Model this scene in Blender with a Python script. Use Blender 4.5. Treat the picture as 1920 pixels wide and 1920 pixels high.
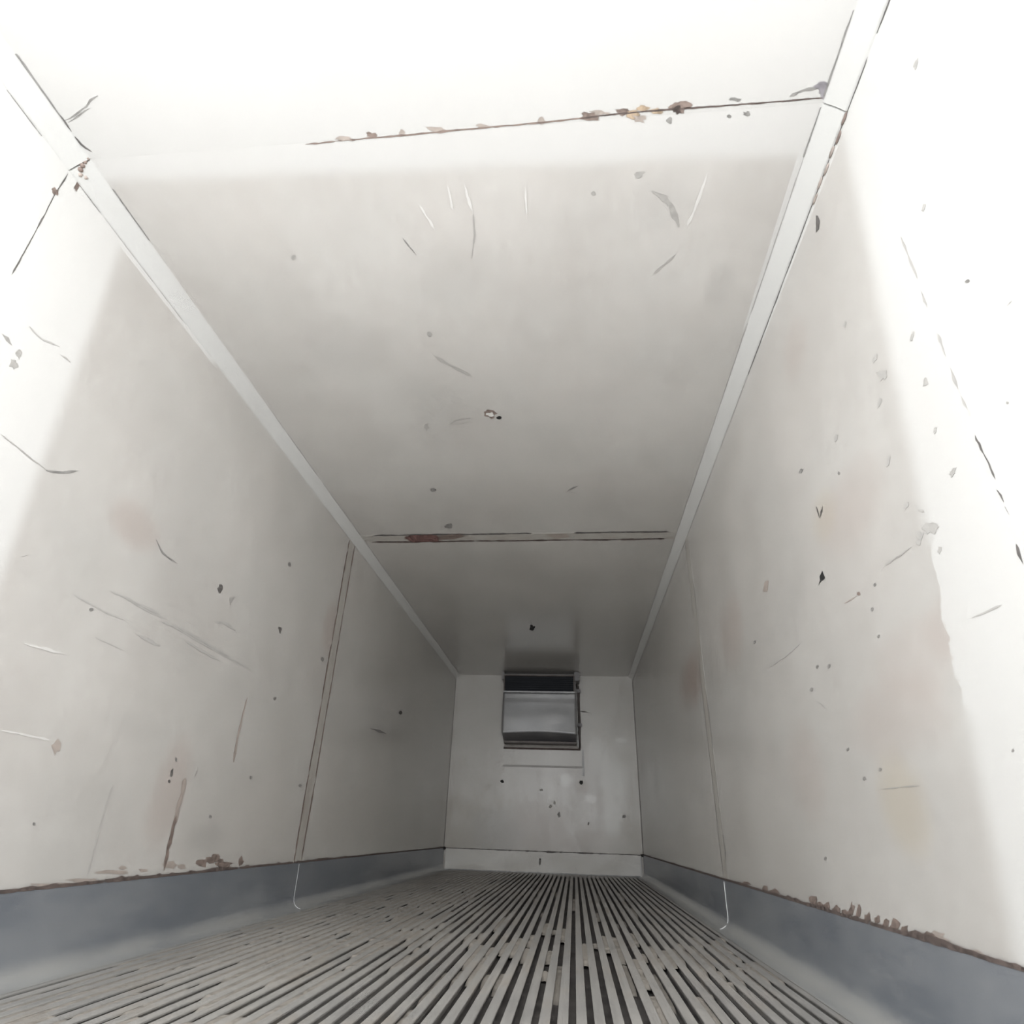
import bpy, bmesh, math, random
from mathutils import Vector, Matrix, noise

# ------------------------------------------------------------------ camera, world, light, exposure
scene = bpy.context.scene
COL = scene.collection
for o in list(bpy.data.objects):
    bpy.data.objects.remove(o)

cam_data = bpy.data.cameras.new('camera')
cam_data.sensor_width = 36.0
cam_data.sensor_fit = 'HORIZONTAL'
cam_data.lens = 1128.9 / 1920.0 * 36.0
cam_data.clip_start = 0.02
cam = bpy.data.objects.new('camera', cam_data)
COL.objects.link(cam)
cr = Vector((0.99536055, 0.09124266, 0.03053129))
cu = Vector((0.0160189, -0.4700468, 0.88249612))
cf = Vector((-0.09487243, 0.87791274, 0.46932765))
cam.matrix_world = Matrix(((cr.x, cu.x, -cf.x, 0.403), (cr.y, cu.y, -cf.y, 0.0), (cr.z, cu.z, -cf.z, 0.431), (0, 0, 0, 1)))
scene.camera = cam

world = bpy.data.worlds.new('world')
scene.world = world
world.use_nodes = True
wn = world.node_tree.nodes
wn['Background'].inputs['Color'].default_value = (0.975, 0.99, 0.99, 1)     # even, hazy daylight all round
wn['Background'].inputs['Strength'].default_value = 1.0

portal_data = bpy.data.lights.new('door_portal', 'AREA')   # sampling portal in the doorway: gives off no light itself
portal_data.shape = 'RECTANGLE'
portal_data.size, portal_data.size_y = 2.46, 2.40
portal_data.cycles.is_portal = True
portal = bpy.data.objects.new('door_portal', portal_data)
COL.objects.link(portal)
portal.location = (0, -0.51, 1.19)
portal.rotation_euler = (math.radians(90), 0, 0)
scene.view_settings.view_transform = 'Standard'
scene.view_settings.look = 'None'
scene.view_settings.gamma = 1.0
scene.view_settings.use_curve_mapping = False
scene.view_settings.exposure = 2.33
scene.cycles.denoising_input_passes = 'RGB'      # keeps faint stains soft instead of outlining them
scene.cycles.max_bounces = 6
scene.cycles.diffuse_bounces = 6
scene.cycles.use_adaptive_sampling = True
scene.cycles.adaptive_threshold = 0.05
scene.cycles.glossy_bounces = 6
scene.cycles.transparent_max_bounces = 4

# ------------------------------------------------------------------ dimensions (metres)
HW = 1.23          # half width of the cargo box
H = 2.376          # ceiling height
L = 8.511          # end wall
Y0 = -0.50         # open doorway
SC = 0.235         # scuff plate height
CV = 0.057         # cove size
J1 = 1.085         # first panel joint
J2A, J2B = 3.94, 4.055   # cover strip over the second joint
T = 0.006          # panel skin thickness
random.seed(7)

# ------------------------------------------------------------------ helpers
def link(name, me, mat=None, parent=None, loc=None):
    o = bpy.data.objects.new(name, me)
    COL.objects.link(o)
    if mat is not None and me is not None and not me.materials:
        me.materials.append(mat)
    if parent is not None:
        o.parent = parent
    if loc is not None:
        o.location = loc
    return o

def mesh_of(name, verts, faces, smooth=False):
    me = bpy.data.meshes.new(name)
    me.from_pydata([tuple(v) for v in verts], [], faces)
    me.validate()
    bm = bmesh.new(); bm.from_mesh(me)
    bmesh.ops.recalc_face_normals(bm, faces=bm.faces)
    bm.to_mesh(me); bm.free()
    if smooth:
        for p in me.polygons: p.use_smooth = True
    return me

def box_me(name, a, b, bevel=0.0):
    bm = bmesh.new()
    bmesh.ops.create_cube(bm, size=1.0)
    for v in bm.verts:
        v.co = Vector([a[i] + (v.co[i] + 0.5) * (b[i] - a[i]) for i in range(3)])
    if bevel > 0:
        bmesh.ops.bevel(bm, geom=list(bm.edges), offset=bevel, segments=2, affect='EDGES')
    me = bpy.data.meshes.new(name); bm.to_mesh(me); bm.free()
    return me

def box(name, a, b, mat, parent=None, bevel=0.0):
    return link(name, box_me(name, a, b, bevel), mat, parent)

def extrude_profile(name, prof, y0, y1, smooth=False):
    """closed profile of (x, z) points extruded along y"""
    n = len(prof)
    v = [(x, y0, z) for x, z in prof] + [(x, y1, z) for x, z in prof]
    f = [[i, (i + 1) % n, (i + 1) % n + n, i + n] for i in range(n)]
    f += [list(range(n))[::-1], list(range(n, 2 * n))]
    return mesh_of(name, v, f, smooth)

def tube(name, pts, r, mat, parent=None, seg=10):
    bm = bmesh.new()
    rings = []
    for i, p in enumerate(pts):
        p = Vector(p)
        d = (Vector(pts[min(i + 1, len(pts) - 1)]) - Vector(pts[max(i - 1, 0)])).normalized()
        up = Vector((0, 0, 1)) if abs(d.z) < 0.9 else Vector((1, 0, 0))
        s = d.cross(up).normalized(); t = s.cross(d).normalized()
        rings.append([bm.verts.new(p + s * r * math.cos(k * 2 * math.pi / seg) + t * r * math.sin(k * 2 * math.pi / seg)) for k in range(seg)])
    for a, b in zip(rings[:-1], rings[1:]):
        for k in range(seg):
            bm.faces.new((a[k], a[(k + 1) % seg], b[(k + 1) % seg], b[k]))
    bm.faces.new(rings[0][::-1]); bm.faces.new(rings[-1])
    me = bpy.data.meshes.new(name); bmesh.ops.recalc_face_normals(bm, faces=bm.faces)
    bm.to_mesh(me); bm.free()
    for p in me.polygons: p.use_smooth = len(p.vertices) == 4
    return link(name, me, mat, parent)

def structure(o):
    o['kind'] = 'structure'
    return o

# ------------------------------------------------------------------ materials
class NT:
    """tiny wrapper to write node trees briefly"""
    def __init__(self, name):
        self.m = bpy.data.materials.new(name); self.m.use_nodes = True
        self.t = self.m.node_tree; self.n = self.t.nodes
        self.b = self.n['Principled BSDF']
    def add(self, kind, **kw):
        nd = self.n.new(kind)
        for k, v in kw.items(): setattr(nd, k, v)
        return nd
    def put(self, sock, v):
        if hasattr(v, 'links') or isinstance(v, bpy.types.NodeSocket): self.t.links.new(v, sock)
        else: sock.default_value = v
    def math(self, op, a, b=0.0, c=0.0, clamp=False):
        nd = self.add('ShaderNodeMath', operation=op, use_clamp=clamp)
        self.put(nd.inputs[0], a); self.put(nd.inputs[1], b); self.put(nd.inputs[2], c)
        return nd.outputs[0]
    def mix(self, f, a, b):
        nd = self.add('ShaderNodeMix', data_type='RGBA')
        self.put(nd.inputs['Factor'], f)
        self.put(nd.inputs[6], a if not isinstance(a, tuple) else (*a[:3], 1)); self.put(nd.inputs[7], b if not isinstance(b, tuple) else (*b[:3], 1))
        return nd.outputs[2]
    def pos(self):
        if not hasattr(self, '_p'): self._p = self.add('ShaderNodeNewGeometry').outputs['Position']
        return self._p
    def xyz(self):
        if not hasattr(self, '_x'):
            s = self.add('ShaderNodeSeparateXYZ'); self.t.links.new(self.pos(), s.inputs[0]); self._x = s.outputs
        return self._x
    def noise(self, scale=1.0, stretch=(1, 1, 1), detail=4.0, rough=0.55, off=(0, 0, 0), rgb=False):
        mp = self.add('ShaderNodeMapping'); self.t.links.new(self.pos(), mp.inputs[0])
        mp.inputs['Scale'].default_value = [scale * s for s in stretch]; mp.inputs['Location'].default_value = off
        nd = self.add('ShaderNodeTexNoise'); self.t.links.new(mp.outputs[0], nd.inputs['Vector'])
        nd.inputs['Scale'].default_value = 1.0; nd.inputs['Detail'].default_value = detail; nd.inputs['Roughness'].default_value = rough
        if rgb:
            sp = self.add('ShaderNodeSeparateColor'); self.t.links.new(nd.outputs['Color'], sp.inputs[0])
            return sp.outputs
        return nd.outputs['Fac']
    def ramp(self, v, lo, hi, a=0.0, b=1.0, smooth=True):
        nd = self.add('ShaderNodeMapRange', interpolation_type='SMOOTHSTEP' if smooth else 'LINEAR')
        self.put(nd.inputs['Value'], v); self.put(nd.inputs['From Min'], lo); self.put(nd.inputs['From Max'], hi)
        self.put(nd.inputs['To Min'], a); self.put(nd.inputs['To Max'], b)
        return nd.outputs[0]
    def bump(self, h, strength, dist=0.01):
        nd = self.add('ShaderNodeBump'); self.put(nd.inputs['Height'], h)
        nd.inputs['Strength'].default_value = strength; nd.inputs['Distance'].default_value = dist
        self.t.links.new(nd.outputs[0], self.b.inputs['Normal'])
    def out(self, col=None, rough=None, metal=None):
        if col is not None: self.put(self.b.inputs['Base Color'], (*col[:3], 1) if isinstance(col, tuple) else col)
        if rough is not None: self.put(self.b.inputs['Roughness'], rough)
        if metal is not None: self.put(self.b.inputs['Metallic'], metal)
        return self.m

def stain(name, col, rough=0.7, var=0.25, scale=45.0, soft=0.45):
    """thin film of dirt or rust: fades out at the rim of its mesh and is broken up by noise"""
    t = NT(name)
    n = t.noise(scale, detail=3)
    c = t.mix(t.ramp(n, 0.3, 0.7), tuple(v * (1 - var) for v in col), tuple(min(1, v * (1 + var)) for v in col))
    at = t.add('ShaderNodeAttribute', attribute_name='fade')
    f = t.math('ADD', at.outputs['Fac'], t.math('MULTIPLY', t.math('SUBTRACT', n, 0.5), 0.9))
    t.put(t.b.inputs['Alpha'], t.ramp(f, 0.02, soft))
    return t.out(c, rough, 0.0)

def plain(name, col, rough=0.6, metal=0.0, var=0.25, scale=30.0):
    t = NT(name)
    n = t.noise(scale, detail=3)
    c = t.mix(t.ramp(n, 0.3, 0.7), tuple(v * (1 - var) for v in col), tuple(min(1, v * (1 + var)) for v in col))
    return t.out(c, rough, metal)
MARKS = [
('C','joint_crack','rust',1,[-0.43,1.091,-0.413,1.091,-0.397,1.093,-0.38,1.092,-0.362,1.091,-0.344,1.091,-0.325,1.088,-0.308,1.089,-0.29,1.088,-0.273,1.091,-0.255,1.089,-0.237,1.088,-0.219,1.088,-0.202,1.088,-0.184,1.088,-0.167,1.088,-0.149,1.089,-0.132,1.088,-0.115,1.089,-0.097,1.088,-0.08,1.088,-0.062,1.088,-0.045,1.087,-0.028,1.086,-0.01,1.086,0.007,1.086,0.024,1.087,0.041,1.085,0.057,1.085,0.072,1.085,0.087,1.084,0.103,1.084,0.118,1.085,0.133,1.084,0.148,1.084,0.164,1.084,0.179,1.082,0.194,1.084,0.211,1.082,0.228,1.082,0.244,1.083,0.261,1.083,0.278,1.082,0.294,1.081,0.311,1.082,0.328,1.082,0.344,1.082,0.361,1.081,0.377,1.08,0.394,1.081,0.41,1.079,0.427,1.078,0.443,1.078,0.459,1.076,0.459,1.075,0.442,1.074,0.426,1.074,0.41,1.075,0.393,1.075,0.377,1.076,0.36,1.076,0.344,1.077,0.327,1.077,0.311,1.077,0.294,1.077,0.278,1.078,0.261,1.079,0.244,1.079,0.228,1.078,0.211,1.078,0.194,1.079,0.179,1.079,0.164,1.08,0.149,1.078,0.133,1.08,0.118,1.08,0.103,1.08,0.088,1.08,0.072,1.079,0.057,1.08,0.042,1.08,0.025,1.079,0.007,1.083,-0.01,1.082,-0.027,1.082,-0.044,1.081,-0.062,1.083,-0.079,1.083,-0.097,1.084,-0.113,1.082,-0.131,1.084,-0.148,1.083,-0.166,1.084,-0.184,1.085,-0.201,1.083,-0.218,1.083,-0.236,1.085,-0.254,1.086,-0.271,1.084,-0.289,1.085,-0.307,1.085,-0.325,1.087,-0.343,1.086,-0.361,1.086,-0.379,1.089,-0.395,1.087,-0.412,1.088,-0.429,1.089]),
('C','joint_crack','brown',1,[0.456,1.076,0.471,1.078,0.486,1.077,0.501,1.077,0.515,1.074,0.53,1.075,0.545,1.074,0.559,1.074,0.574,1.072,0.589,1.074,0.605,1.073,0.62,1.072,0.636,1.072,0.652,1.072,0.668,1.072,0.684,1.073,0.7,1.073,0.716,1.072,0.732,1.073,0.748,1.073,0.764,1.074,0.78,1.073,0.795,1.074,0.811,1.073,0.827,1.073,0.842,1.073,0.858,1.074,0.874,1.074,0.889,1.073,0.905,1.073,0.92,1.074,0.936,1.073,0.951,1.073,0.967,1.074,0.983,1.075,0.998,1.074,1.013,1.073,1.028,1.073,1.043,1.073,1.058,1.074,1.072,1.074,1.086,1.074,1.1,1.074,1.114,1.073,1.128,1.073,1.142,1.072,1.156,1.073,1.169,1.072,1.169,1.071,1.154,1.069,1.14,1.069,1.126,1.068,1.112,1.069,1.098,1.069,1.084,1.069,1.07,1.07,1.057,1.07,1.042,1.07,1.027,1.07,1.012,1.07,0.996,1.069,0.981,1.07,0.965,1.069,0.95,1.07,0.934,1.069,0.919,1.07,0.903,1.069,0.888,1.069,0.872,1.07,0.857,1.069,0.841,1.068,0.825,1.069,0.81,1.068,0.794,1.069,0.778,1.068,0.763,1.069,0.747,1.069,0.731,1.067,0.715,1.068,0.699,1.067,0.683,1.068,0.668,1.068,0.652,1.068,0.636,1.069,0.62,1.068,0.604,1.07,0.588,1.068,0.573,1.069,0.559,1.069,0.544,1.07,0.529,1.071,0.515,1.071,0.5,1.072,0.485,1.073,0.47,1.073,0.456,1.075]),
('C','rust_spot','rust_pale',0,[-0.281,1.084,-0.275,1.089,-0.291,1.086,-0.3,1.088,-0.31,1.085,-0.323,1.081,-0.319,1.077,-0.311,1.075,-0.306,1.073,-0.294,1.075,-0.283,1.077,-0.275,1.081]),
('C','rust_spot','rust',0,[-0.19,1.08,-0.193,1.084,-0.2,1.084,-0.207,1.085,-0.21,1.081,-0.218,1.079,-0.215,1.076,-0.218,1.07,-0.21,1.067,-0.202,1.073,-0.193,1.072,-0.19,1.076]),
('C','rust_spot','rust_pale',0,[-0.097,1.078,-0.097,1.083,-0.103,1.084,-0.107,1.082,-0.112,1.082,-0.115,1.079,-0.115,1.075,-0.11,1.073,-0.108,1.068,-0.101,1.068,-0.099,1.072,-0.096,1.075]),
('C','rust_spot','rust_pale',0,[0.028,1.081,0.021,1.083,0.018,1.089,0.002,1.085,-0.006,1.081,-0.012,1.077,-0.018,1.073,-0.023,1.066,-0.004,1.068,0.008,1.069,0.02,1.071,0.026,1.076]),
('C','rust_spot','rust_pale',0,[0.177,1.081,0.164,1.081,0.161,1.084,0.151,1.083,0.142,1.081,0.142,1.077,0.13,1.072,0.14,1.071,0.146,1.069,0.154,1.071,0.161,1.073,0.169,1.076]),
('C','rust_spot','rust_pale',0,[0.348,1.076,0.345,1.081,0.341,1.085,0.334,1.085,0.33,1.081,0.325,1.078,0.325,1.072,0.328,1.068,0.332,1.064,0.338,1.062,0.342,1.066,0.344,1.071]),
('C','rust_spot','rust',0,[0.508,1.077,0.509,1.085,0.492,1.083,0.481,1.083,0.47,1.08,0.456,1.075,0.468,1.07,0.461,1.063,0.468,1.058,0.482,1.063,0.498,1.062,0.504,1.07]),
('C','rust_spot','rust_pale',0,[0.546,1.069,0.546,1.072,0.53,1.069,0.52,1.07,0.499,1.068,0.5,1.063,0.48,1.057,0.496,1.057,0.503,1.055,0.521,1.058,0.528,1.063,0.542,1.065]),
('C','rust_spot','rust',0,[0.605,1.071,0.597,1.073,0.591,1.074,0.584,1.078,0.576,1.073,0.574,1.069,0.568,1.065,0.565,1.059,0.576,1.059,0.585,1.057,0.598,1.059,0.602,1.066]),
('C','rust_spot','orange',0,[0.638,1.079,0.635,1.083,0.632,1.089,0.62,1.091,0.608,1.086,0.599,1.08,0.6,1.073,0.6,1.066,0.611,1.065,0.621,1.065,0.629,1.07,0.634,1.075]),
('C','rust_spot','orange',0,[0.661,1.064,0.657,1.066,0.653,1.068,0.646,1.07,0.639,1.067,0.626,1.064,0.627,1.058,0.635,1.056,0.637,1.052,0.647,1.053,0.653,1.057,0.664,1.06]),
('C','rust_spot','rust_pale',0,[0.654,1.093,0.647,1.094,0.65,1.102,0.638,1.098,0.625,1.099,0.623,1.092,0.624,1.088,0.616,1.08,0.631,1.083,0.638,1.081,0.651,1.082,0.655,1.088]),
('C','rust_spot','orange',0,[0.703,1.075,0.702,1.079,0.697,1.082,0.687,1.079,0.678,1.078,0.672,1.074,0.663,1.068,0.674,1.066,0.681,1.066,0.687,1.063,0.695,1.067,0.702,1.071]),
('C','rust_spot','rust',0,[0.765,1.071,0.767,1.082,0.755,1.082,0.748,1.086,0.742,1.075,0.735,1.073,0.723,1.064,0.734,1.058,0.739,1.053,0.746,1.054,0.756,1.052,0.762,1.061]),
('C','rust_spot','brown',0,[0.755,1.073,0.757,1.08,0.753,1.083,0.748,1.085,0.744,1.079,0.736,1.078,0.737,1.07,0.739,1.066,0.743,1.063,0.747,1.062,0.753,1.062,0.755,1.068]),
('C','rust_spot','rust',0,[0.789,1.062,0.785,1.066,0.78,1.069,0.77,1.068,0.762,1.064,0.761,1.059,0.752,1.056,0.753,1.051,0.76,1.051,0.769,1.05,0.776,1.054,0.782,1.057]),
('C','rust_spot','grey',0,[0.733,1.104,0.736,1.11,0.732,1.111,0.728,1.11,0.726,1.108,0.723,1.106,0.719,1.102,0.722,1.098,0.725,1.097,0.728,1.093,0.732,1.095,0.735,1.1]),
('C','rust_spot','grey',0,[0.967,1.102,0.967,1.106,0.963,1.107,0.959,1.107,0.955,1.104,0.949,1.103,0.949,1.099,0.947,1.094,0.955,1.097,0.957,1.093,0.962,1.095,0.964,1.098]),
('C','rust_spot','grey',0,[0.913,1.105,0.912,1.108,0.907,1.109,0.903,1.106,0.9,1.103,0.901,1.1,0.906,1.099,0.911,1.102]),
('C','rust_spot','grey',0,[0.929,1.059,0.928,1.061,0.923,1.063,0.912,1.059,0.906,1.058,0.896,1.056,0.898,1.054,0.898,1.052,0.902,1.051,0.911,1.051,0.918,1.054,0.929,1.056]),
('C','stain_streak','grey',1,[1.07,1.061,1.085,1.06,1.094,1.053,1.105,1.049,1.124,1.049,1.142,1.046,1.161,1.035,1.16,1.034,1.138,1.04,1.119,1.04,1.102,1.044,1.09,1.048,1.078,1.052,1.07,1.06]),
('C','stain_spot','slate',0,[1.181,1.042,1.189,1.049,1.18,1.054,1.166,1.055,1.153,1.049,1.144,1.044,1.134,1.038,1.141,1.033,1.144,1.027,1.157,1.027,1.168,1.032,1.179,1.036]),
('C','stain_spot','slate',0,[1.175,1.058,1.181,1.069,1.179,1.078,1.169,1.072,1.163,1.07,1.161,1.061,1.153,1.057,1.152,1.049,1.157,1.047,1.158,1.04,1.165,1.049,1.171,1.051]),
('C','crack','grey',1,[-1.17,0.962,-1.145,0.958,-1.124,0.951,-1.104,0.944,-1.086,0.935,-1.067,0.929,-1.04,0.913,-1.008,0.901,-1.008,0.899,-1.042,0.908,-1.068,0.926,-1.086,0.932,-1.105,0.939,-1.125,0.947,-1.144,0.955,-1.17,0.961]),
('C','crack','grey',1,[-1.16,0.968,-1.138,0.962,-1.116,0.955,-1.084,0.941,-1.056,0.932,-1.056,0.931,-1.084,0.938,-1.116,0.95,-1.137,0.959,-1.16,0.967]),
('C','crack','grey_dark',1,[-1.172,1.01,-1.176,1.025,-1.172,1.037,-1.166,1.05,-1.152,1.062,-1.15,1.06,-1.16,1.046,-1.166,1.034,-1.167,1.021,-1.171,1.009]),
('C','crack','grey_dark',1,[-1.17,0.946,-1.174,0.96,-1.174,0.973,-1.172,0.995,-1.169,0.994,-1.167,0.97,-1.167,0.957,-1.169,0.945]),
('C','scratch','pale',1,[0.004,1.258,0.003,1.28,0.004,1.303,0.003,1.322,0.001,1.34,0.008,1.358,0.011,1.357,0.013,1.338,0.012,1.32,0.011,1.302,0.012,1.279,0.006,1.257]),
('C','scratch','pale',1,[0.062,1.262,0.063,1.284,0.062,1.306,0.064,1.329,0.07,1.351,0.077,1.373,0.08,1.372,0.079,1.349,0.079,1.325,0.071,1.304,0.072,1.282,0.065,1.261]),
('C','scratch','grey_soft',1,[0.077,1.373,0.074,1.394,0.072,1.416,0.069,1.437,0.069,1.459,0.063,1.479,0.058,1.5,0.054,1.521,0.045,1.541,0.042,1.563,0.044,1.564,0.05,1.542,0.055,1.521,0.061,1.5,0.069,1.48,0.075,1.46,0.075,1.437,0.076,1.415,0.08,1.394,0.078,1.373]),
('C','scratch','pale',1,[0.27,1.286,0.267,1.305,0.265,1.325,0.266,1.345,0.265,1.368,0.268,1.391,0.271,1.39,0.272,1.367,0.273,1.345,0.273,1.325,0.275,1.305,0.272,1.286]),
('C','scratch','pale',1,[0.873,1.281,0.869,1.297,0.868,1.315,0.863,1.331,0.86,1.351,0.857,1.372,0.854,1.394,0.852,1.415,0.847,1.435,0.838,1.454,0.839,1.479,0.841,1.48,0.85,1.461,0.855,1.44,0.86,1.42,0.864,1.398,0.869,1.377,0.871,1.356,0.873,1.335,0.875,1.318,0.877,1.3,0.877,1.283]),
('C','scratch','pale',1,[-0.115,1.308,-0.111,1.325,-0.105,1.341,-0.1,1.357,-0.095,1.374,-0.087,1.391,-0.084,1.411,-0.074,1.428,-0.072,1.427,-0.073,1.405,-0.079,1.387,-0.089,1.371,-0.092,1.353,-0.099,1.337,-0.107,1.323,-0.114,1.307]),
('C','scratch','grey',1,[-0.201,1.455,-0.195,1.476,-0.186,1.495,-0.177,1.513,-0.168,1.533,-0.167,1.532,-0.173,1.511,-0.182,1.493,-0.19,1.472,-0.199,1.454]),
('C','scuff_mark','grey_soft',1,[0.699,1.334,0.728,1.357,0.739,1.371,0.755,1.38,0.767,1.396,0.774,1.416,0.782,1.436,0.796,1.451,0.81,1.478,0.814,1.477,0.807,1.447,0.801,1.426,0.788,1.409,0.78,1.388,0.763,1.372,0.752,1.352,0.734,1.344,0.701,1.33]),
('C','scratch','grey_soft',1,[0.819,1.592,0.803,1.608,0.79,1.626,0.766,1.65,0.752,1.666,0.743,1.687,0.744,1.688,0.759,1.674,0.771,1.657,0.796,1.633,0.81,1.615,0.821,1.594]),
('C','scuff_mark','grey_soft',0,[0.51,1.326,0.51,1.333,0.504,1.334,0.498,1.332,0.496,1.325,0.498,1.32,0.503,1.319,0.508,1.321]),
('C','scuff_mark','grey_soft',0,[0.659,1.27,0.662,1.275,0.661,1.28,0.653,1.282,0.644,1.279,0.642,1.273,0.636,1.269,0.641,1.265,0.642,1.26,0.651,1.261,0.659,1.261,0.669,1.264]),
('C','scratch','grey_soft',1,[-0.211,2.086,-0.196,2.12,-0.172,2.14,-0.152,2.155,-0.136,2.175,-0.118,2.194,-0.097,2.207,-0.079,2.226,-0.057,2.239,-0.056,2.236,-0.071,2.212,-0.089,2.193,-0.108,2.176,-0.129,2.162,-0.147,2.144,-0.165,2.128,-0.184,2.101,-0.208,2.083]),
('C','scratch','grey_soft',1,[-0.23,2.615,-0.21,2.595,-0.184,2.584,-0.157,2.576,-0.115,2.569,-0.115,2.566,-0.156,2.564,-0.183,2.573,-0.212,2.581,-0.231,2.614]),
('C','scratch','grey_soft',1,[-0.231,2.616,-0.182,2.619,-0.153,2.611,-0.125,2.597,-0.125,2.594,-0.153,2.604,-0.181,2.613,-0.23,2.613]),
('C','scuff_mark','grey_soft',0,[-0.358,2.632,-0.363,2.647,-0.368,2.648,-0.376,2.673,-0.373,2.646,-0.377,2.645,-0.38,2.631,-0.372,2.617,-0.366,2.605,-0.363,2.61,-0.354,2.6,-0.36,2.622]),
('C','scuff_mark','grey_soft',0,[-0.195,1.949,-0.198,1.957,-0.204,1.96,-0.209,1.968,-0.211,1.958,-0.214,1.955,-0.215,1.948,-0.211,1.941,-0.207,1.933,-0.201,1.929,-0.198,1.936,-0.196,1.942]),
('C','scuff_mark','grey_soft',0,[-0.64,1.51,-0.645,1.517,-0.653,1.52,-0.657,1.516,-0.657,1.509,-0.651,1.503,-0.645,1.501,-0.639,1.503]),
('C','bare_spot','rust',0,[0.011,2.544,0.009,2.561,-0.003,2.577,-0.018,2.554,-0.032,2.549,-0.029,2.532,-0.035,2.517,-0.023,2.512,-0.015,2.5,-0.002,2.505,0.013,2.513,0.029,2.53]),
('C','bare_spot2','pale',0,[0.012,2.542,0.01,2.552,0.001,2.557,-0.008,2.558,-0.014,2.553,-0.015,2.546,-0.023,2.54,-0.024,2.527,-0.013,2.523,-0.004,2.525,0.008,2.52,0.009,2.533]),
('C','bolt_hole','black',0,[0.05,2.571,0.045,2.58,0.038,2.583,0.03,2.58,0.026,2.57,0.032,2.561,0.041,2.558,0.048,2.562]),
('C','bolt_hole','black',0,[0.013,6.283,0,6.307,-0.003,6.351,-0.019,6.372,-0.034,6.355,-0.045,6.327,-0.034,6.283,-0.028,6.259,-0.027,6.2,-0.008,6.19,-0.002,6.24,0.014,6.243]),
('C','scratch','grey',1,[0.46,3.301,0.425,3.319,0.379,3.372,0.38,3.376,0.429,3.336,0.461,3.304]),
('C','scratch','grey_soft',1,[0.386,3.376,0.417,3.384,0.447,3.392,0.461,3.461,0.462,3.46,0.45,3.384,0.417,3.375,0.386,3.373]),
('C','stain_spot','grey',0,[-0.455,3.314,-0.458,3.324,-0.465,3.336,-0.475,3.331,-0.486,3.334,-0.491,3.324,-0.49,3.313,-0.488,3.299,-0.475,3.298,-0.466,3.289,-0.461,3.299,-0.457,3.305]),
('C','stain_spot','grey',0,[-0.45,3.845,-0.449,3.864,-0.463,3.869,-0.475,3.88,-0.481,3.867,-0.497,3.865,-0.501,3.844,-0.486,3.826,-0.476,3.804,-0.461,3.807,-0.443,3.802,-0.444,3.828]),
('L','joint_crack','grey_dark',1,[1.087,2.309,1.086,2.272,1.086,2.238,1.085,2.204,1.086,2.183,1.087,2.163,1.088,2.136,1.091,2.111,1.09,2.086,1.091,2.061,1.093,2.039,1.094,2.015,1.094,1.992,1.095,1.973,1.095,1.954,1.096,1.935,1.096,1.916,1.097,1.898,1.097,1.879,1.097,1.86,1.1,1.843,1.1,1.843,1.101,1.862,1.101,1.881,1.101,1.899,1.099,1.917,1.099,1.936,1.098,1.955,1.098,1.974,1.097,1.994,1.096,2.017,1.095,2.039,1.095,2.063,1.094,2.088,1.093,2.112,1.091,2.138,1.09,2.165,1.088,2.185,1.089,2.206,1.089,2.24,1.091,2.275,1.088,2.309]),
('L','stain_spot','rust',0,[1.094,2.213,1.094,2.206,1.088,2.2,1.083,2.194,1.078,2.196,1.077,2.201,1.071,2.202,1.074,2.209,1.077,2.217,1.083,2.216,1.089,2.221,1.091,2.216]),
('L','rust_spot','rust',0,[1.116,2.362,1.134,2.367,1.136,2.334,1.136,2.294,1.124,2.288,1.124,2.328]),
('L','scuff_mark','grey_soft',1,[1.157,1.662,1.174,1.655,1.196,1.654,1.197,1.657,1.178,1.669,1.158,1.665]),
('L','scuff_mark','grey_soft',0,[1.231,1.654,1.232,1.649,1.231,1.644,1.232,1.635,1.226,1.642,1.223,1.64,1.218,1.642,1.215,1.648,1.218,1.654,1.219,1.66,1.224,1.662,1.229,1.661]),
('L','scuff_mark','grey_soft',0,[1.234,1.619,1.239,1.614,1.234,1.606,1.232,1.598,1.225,1.601,1.218,1.596,1.218,1.605,1.218,1.61,1.215,1.616,1.221,1.619,1.225,1.625,1.229,1.62]),
('L','scratch','grey_pale',1,[1.211,1.749,1.225,1.744,1.239,1.743,1.267,1.744,1.294,1.756,1.31,1.764,1.325,1.772,1.325,1.773,1.31,1.767,1.294,1.762,1.268,1.749,1.24,1.747,1.226,1.75,1.212,1.751]),
('L','scratch','grey_pale',1,[1.335,1.749,1.357,1.752,1.38,1.755,1.381,1.758,1.358,1.759,1.335,1.751]),
('L','scratch','grey_soft',1,[1.286,1.4,1.3,1.398,1.315,1.397,1.329,1.396,1.344,1.396,1.36,1.394,1.377,1.392,1.394,1.39,1.412,1.389,1.432,1.391,1.463,1.389,1.463,1.39,1.432,1.394,1.413,1.393,1.395,1.395,1.378,1.397,1.361,1.398,1.344,1.399,1.33,1.4,1.315,1.4,1.301,1.402,1.286,1.401]),
('L','scuff_mark','grey',1,[1.462,1.386,1.491,1.395,1.507,1.404,1.523,1.413,1.551,1.433,1.572,1.453,1.571,1.455,1.546,1.44,1.52,1.419,1.504,1.411,1.488,1.402,1.462,1.389]),
('L','scratch','grey',1,[1.51,1.112,1.526,1.125,1.524,1.126,1.509,1.113]),
('L','scratch','grey',1,[2.014,1.414,2.039,1.396,2.071,1.377,2.118,1.374,2.146,1.374,2.175,1.377,2.176,1.379,2.148,1.38,2.121,1.38,2.077,1.384,2.043,1.4,2.016,1.415]),
('L','chip','grey_dark',0,[2.534,1.403,2.535,1.395,2.531,1.388,2.528,1.379,2.517,1.377,2.508,1.383,2.499,1.39,2.506,1.399,2.505,1.407,2.511,1.412,2.52,1.414,2.53,1.412]),
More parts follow.
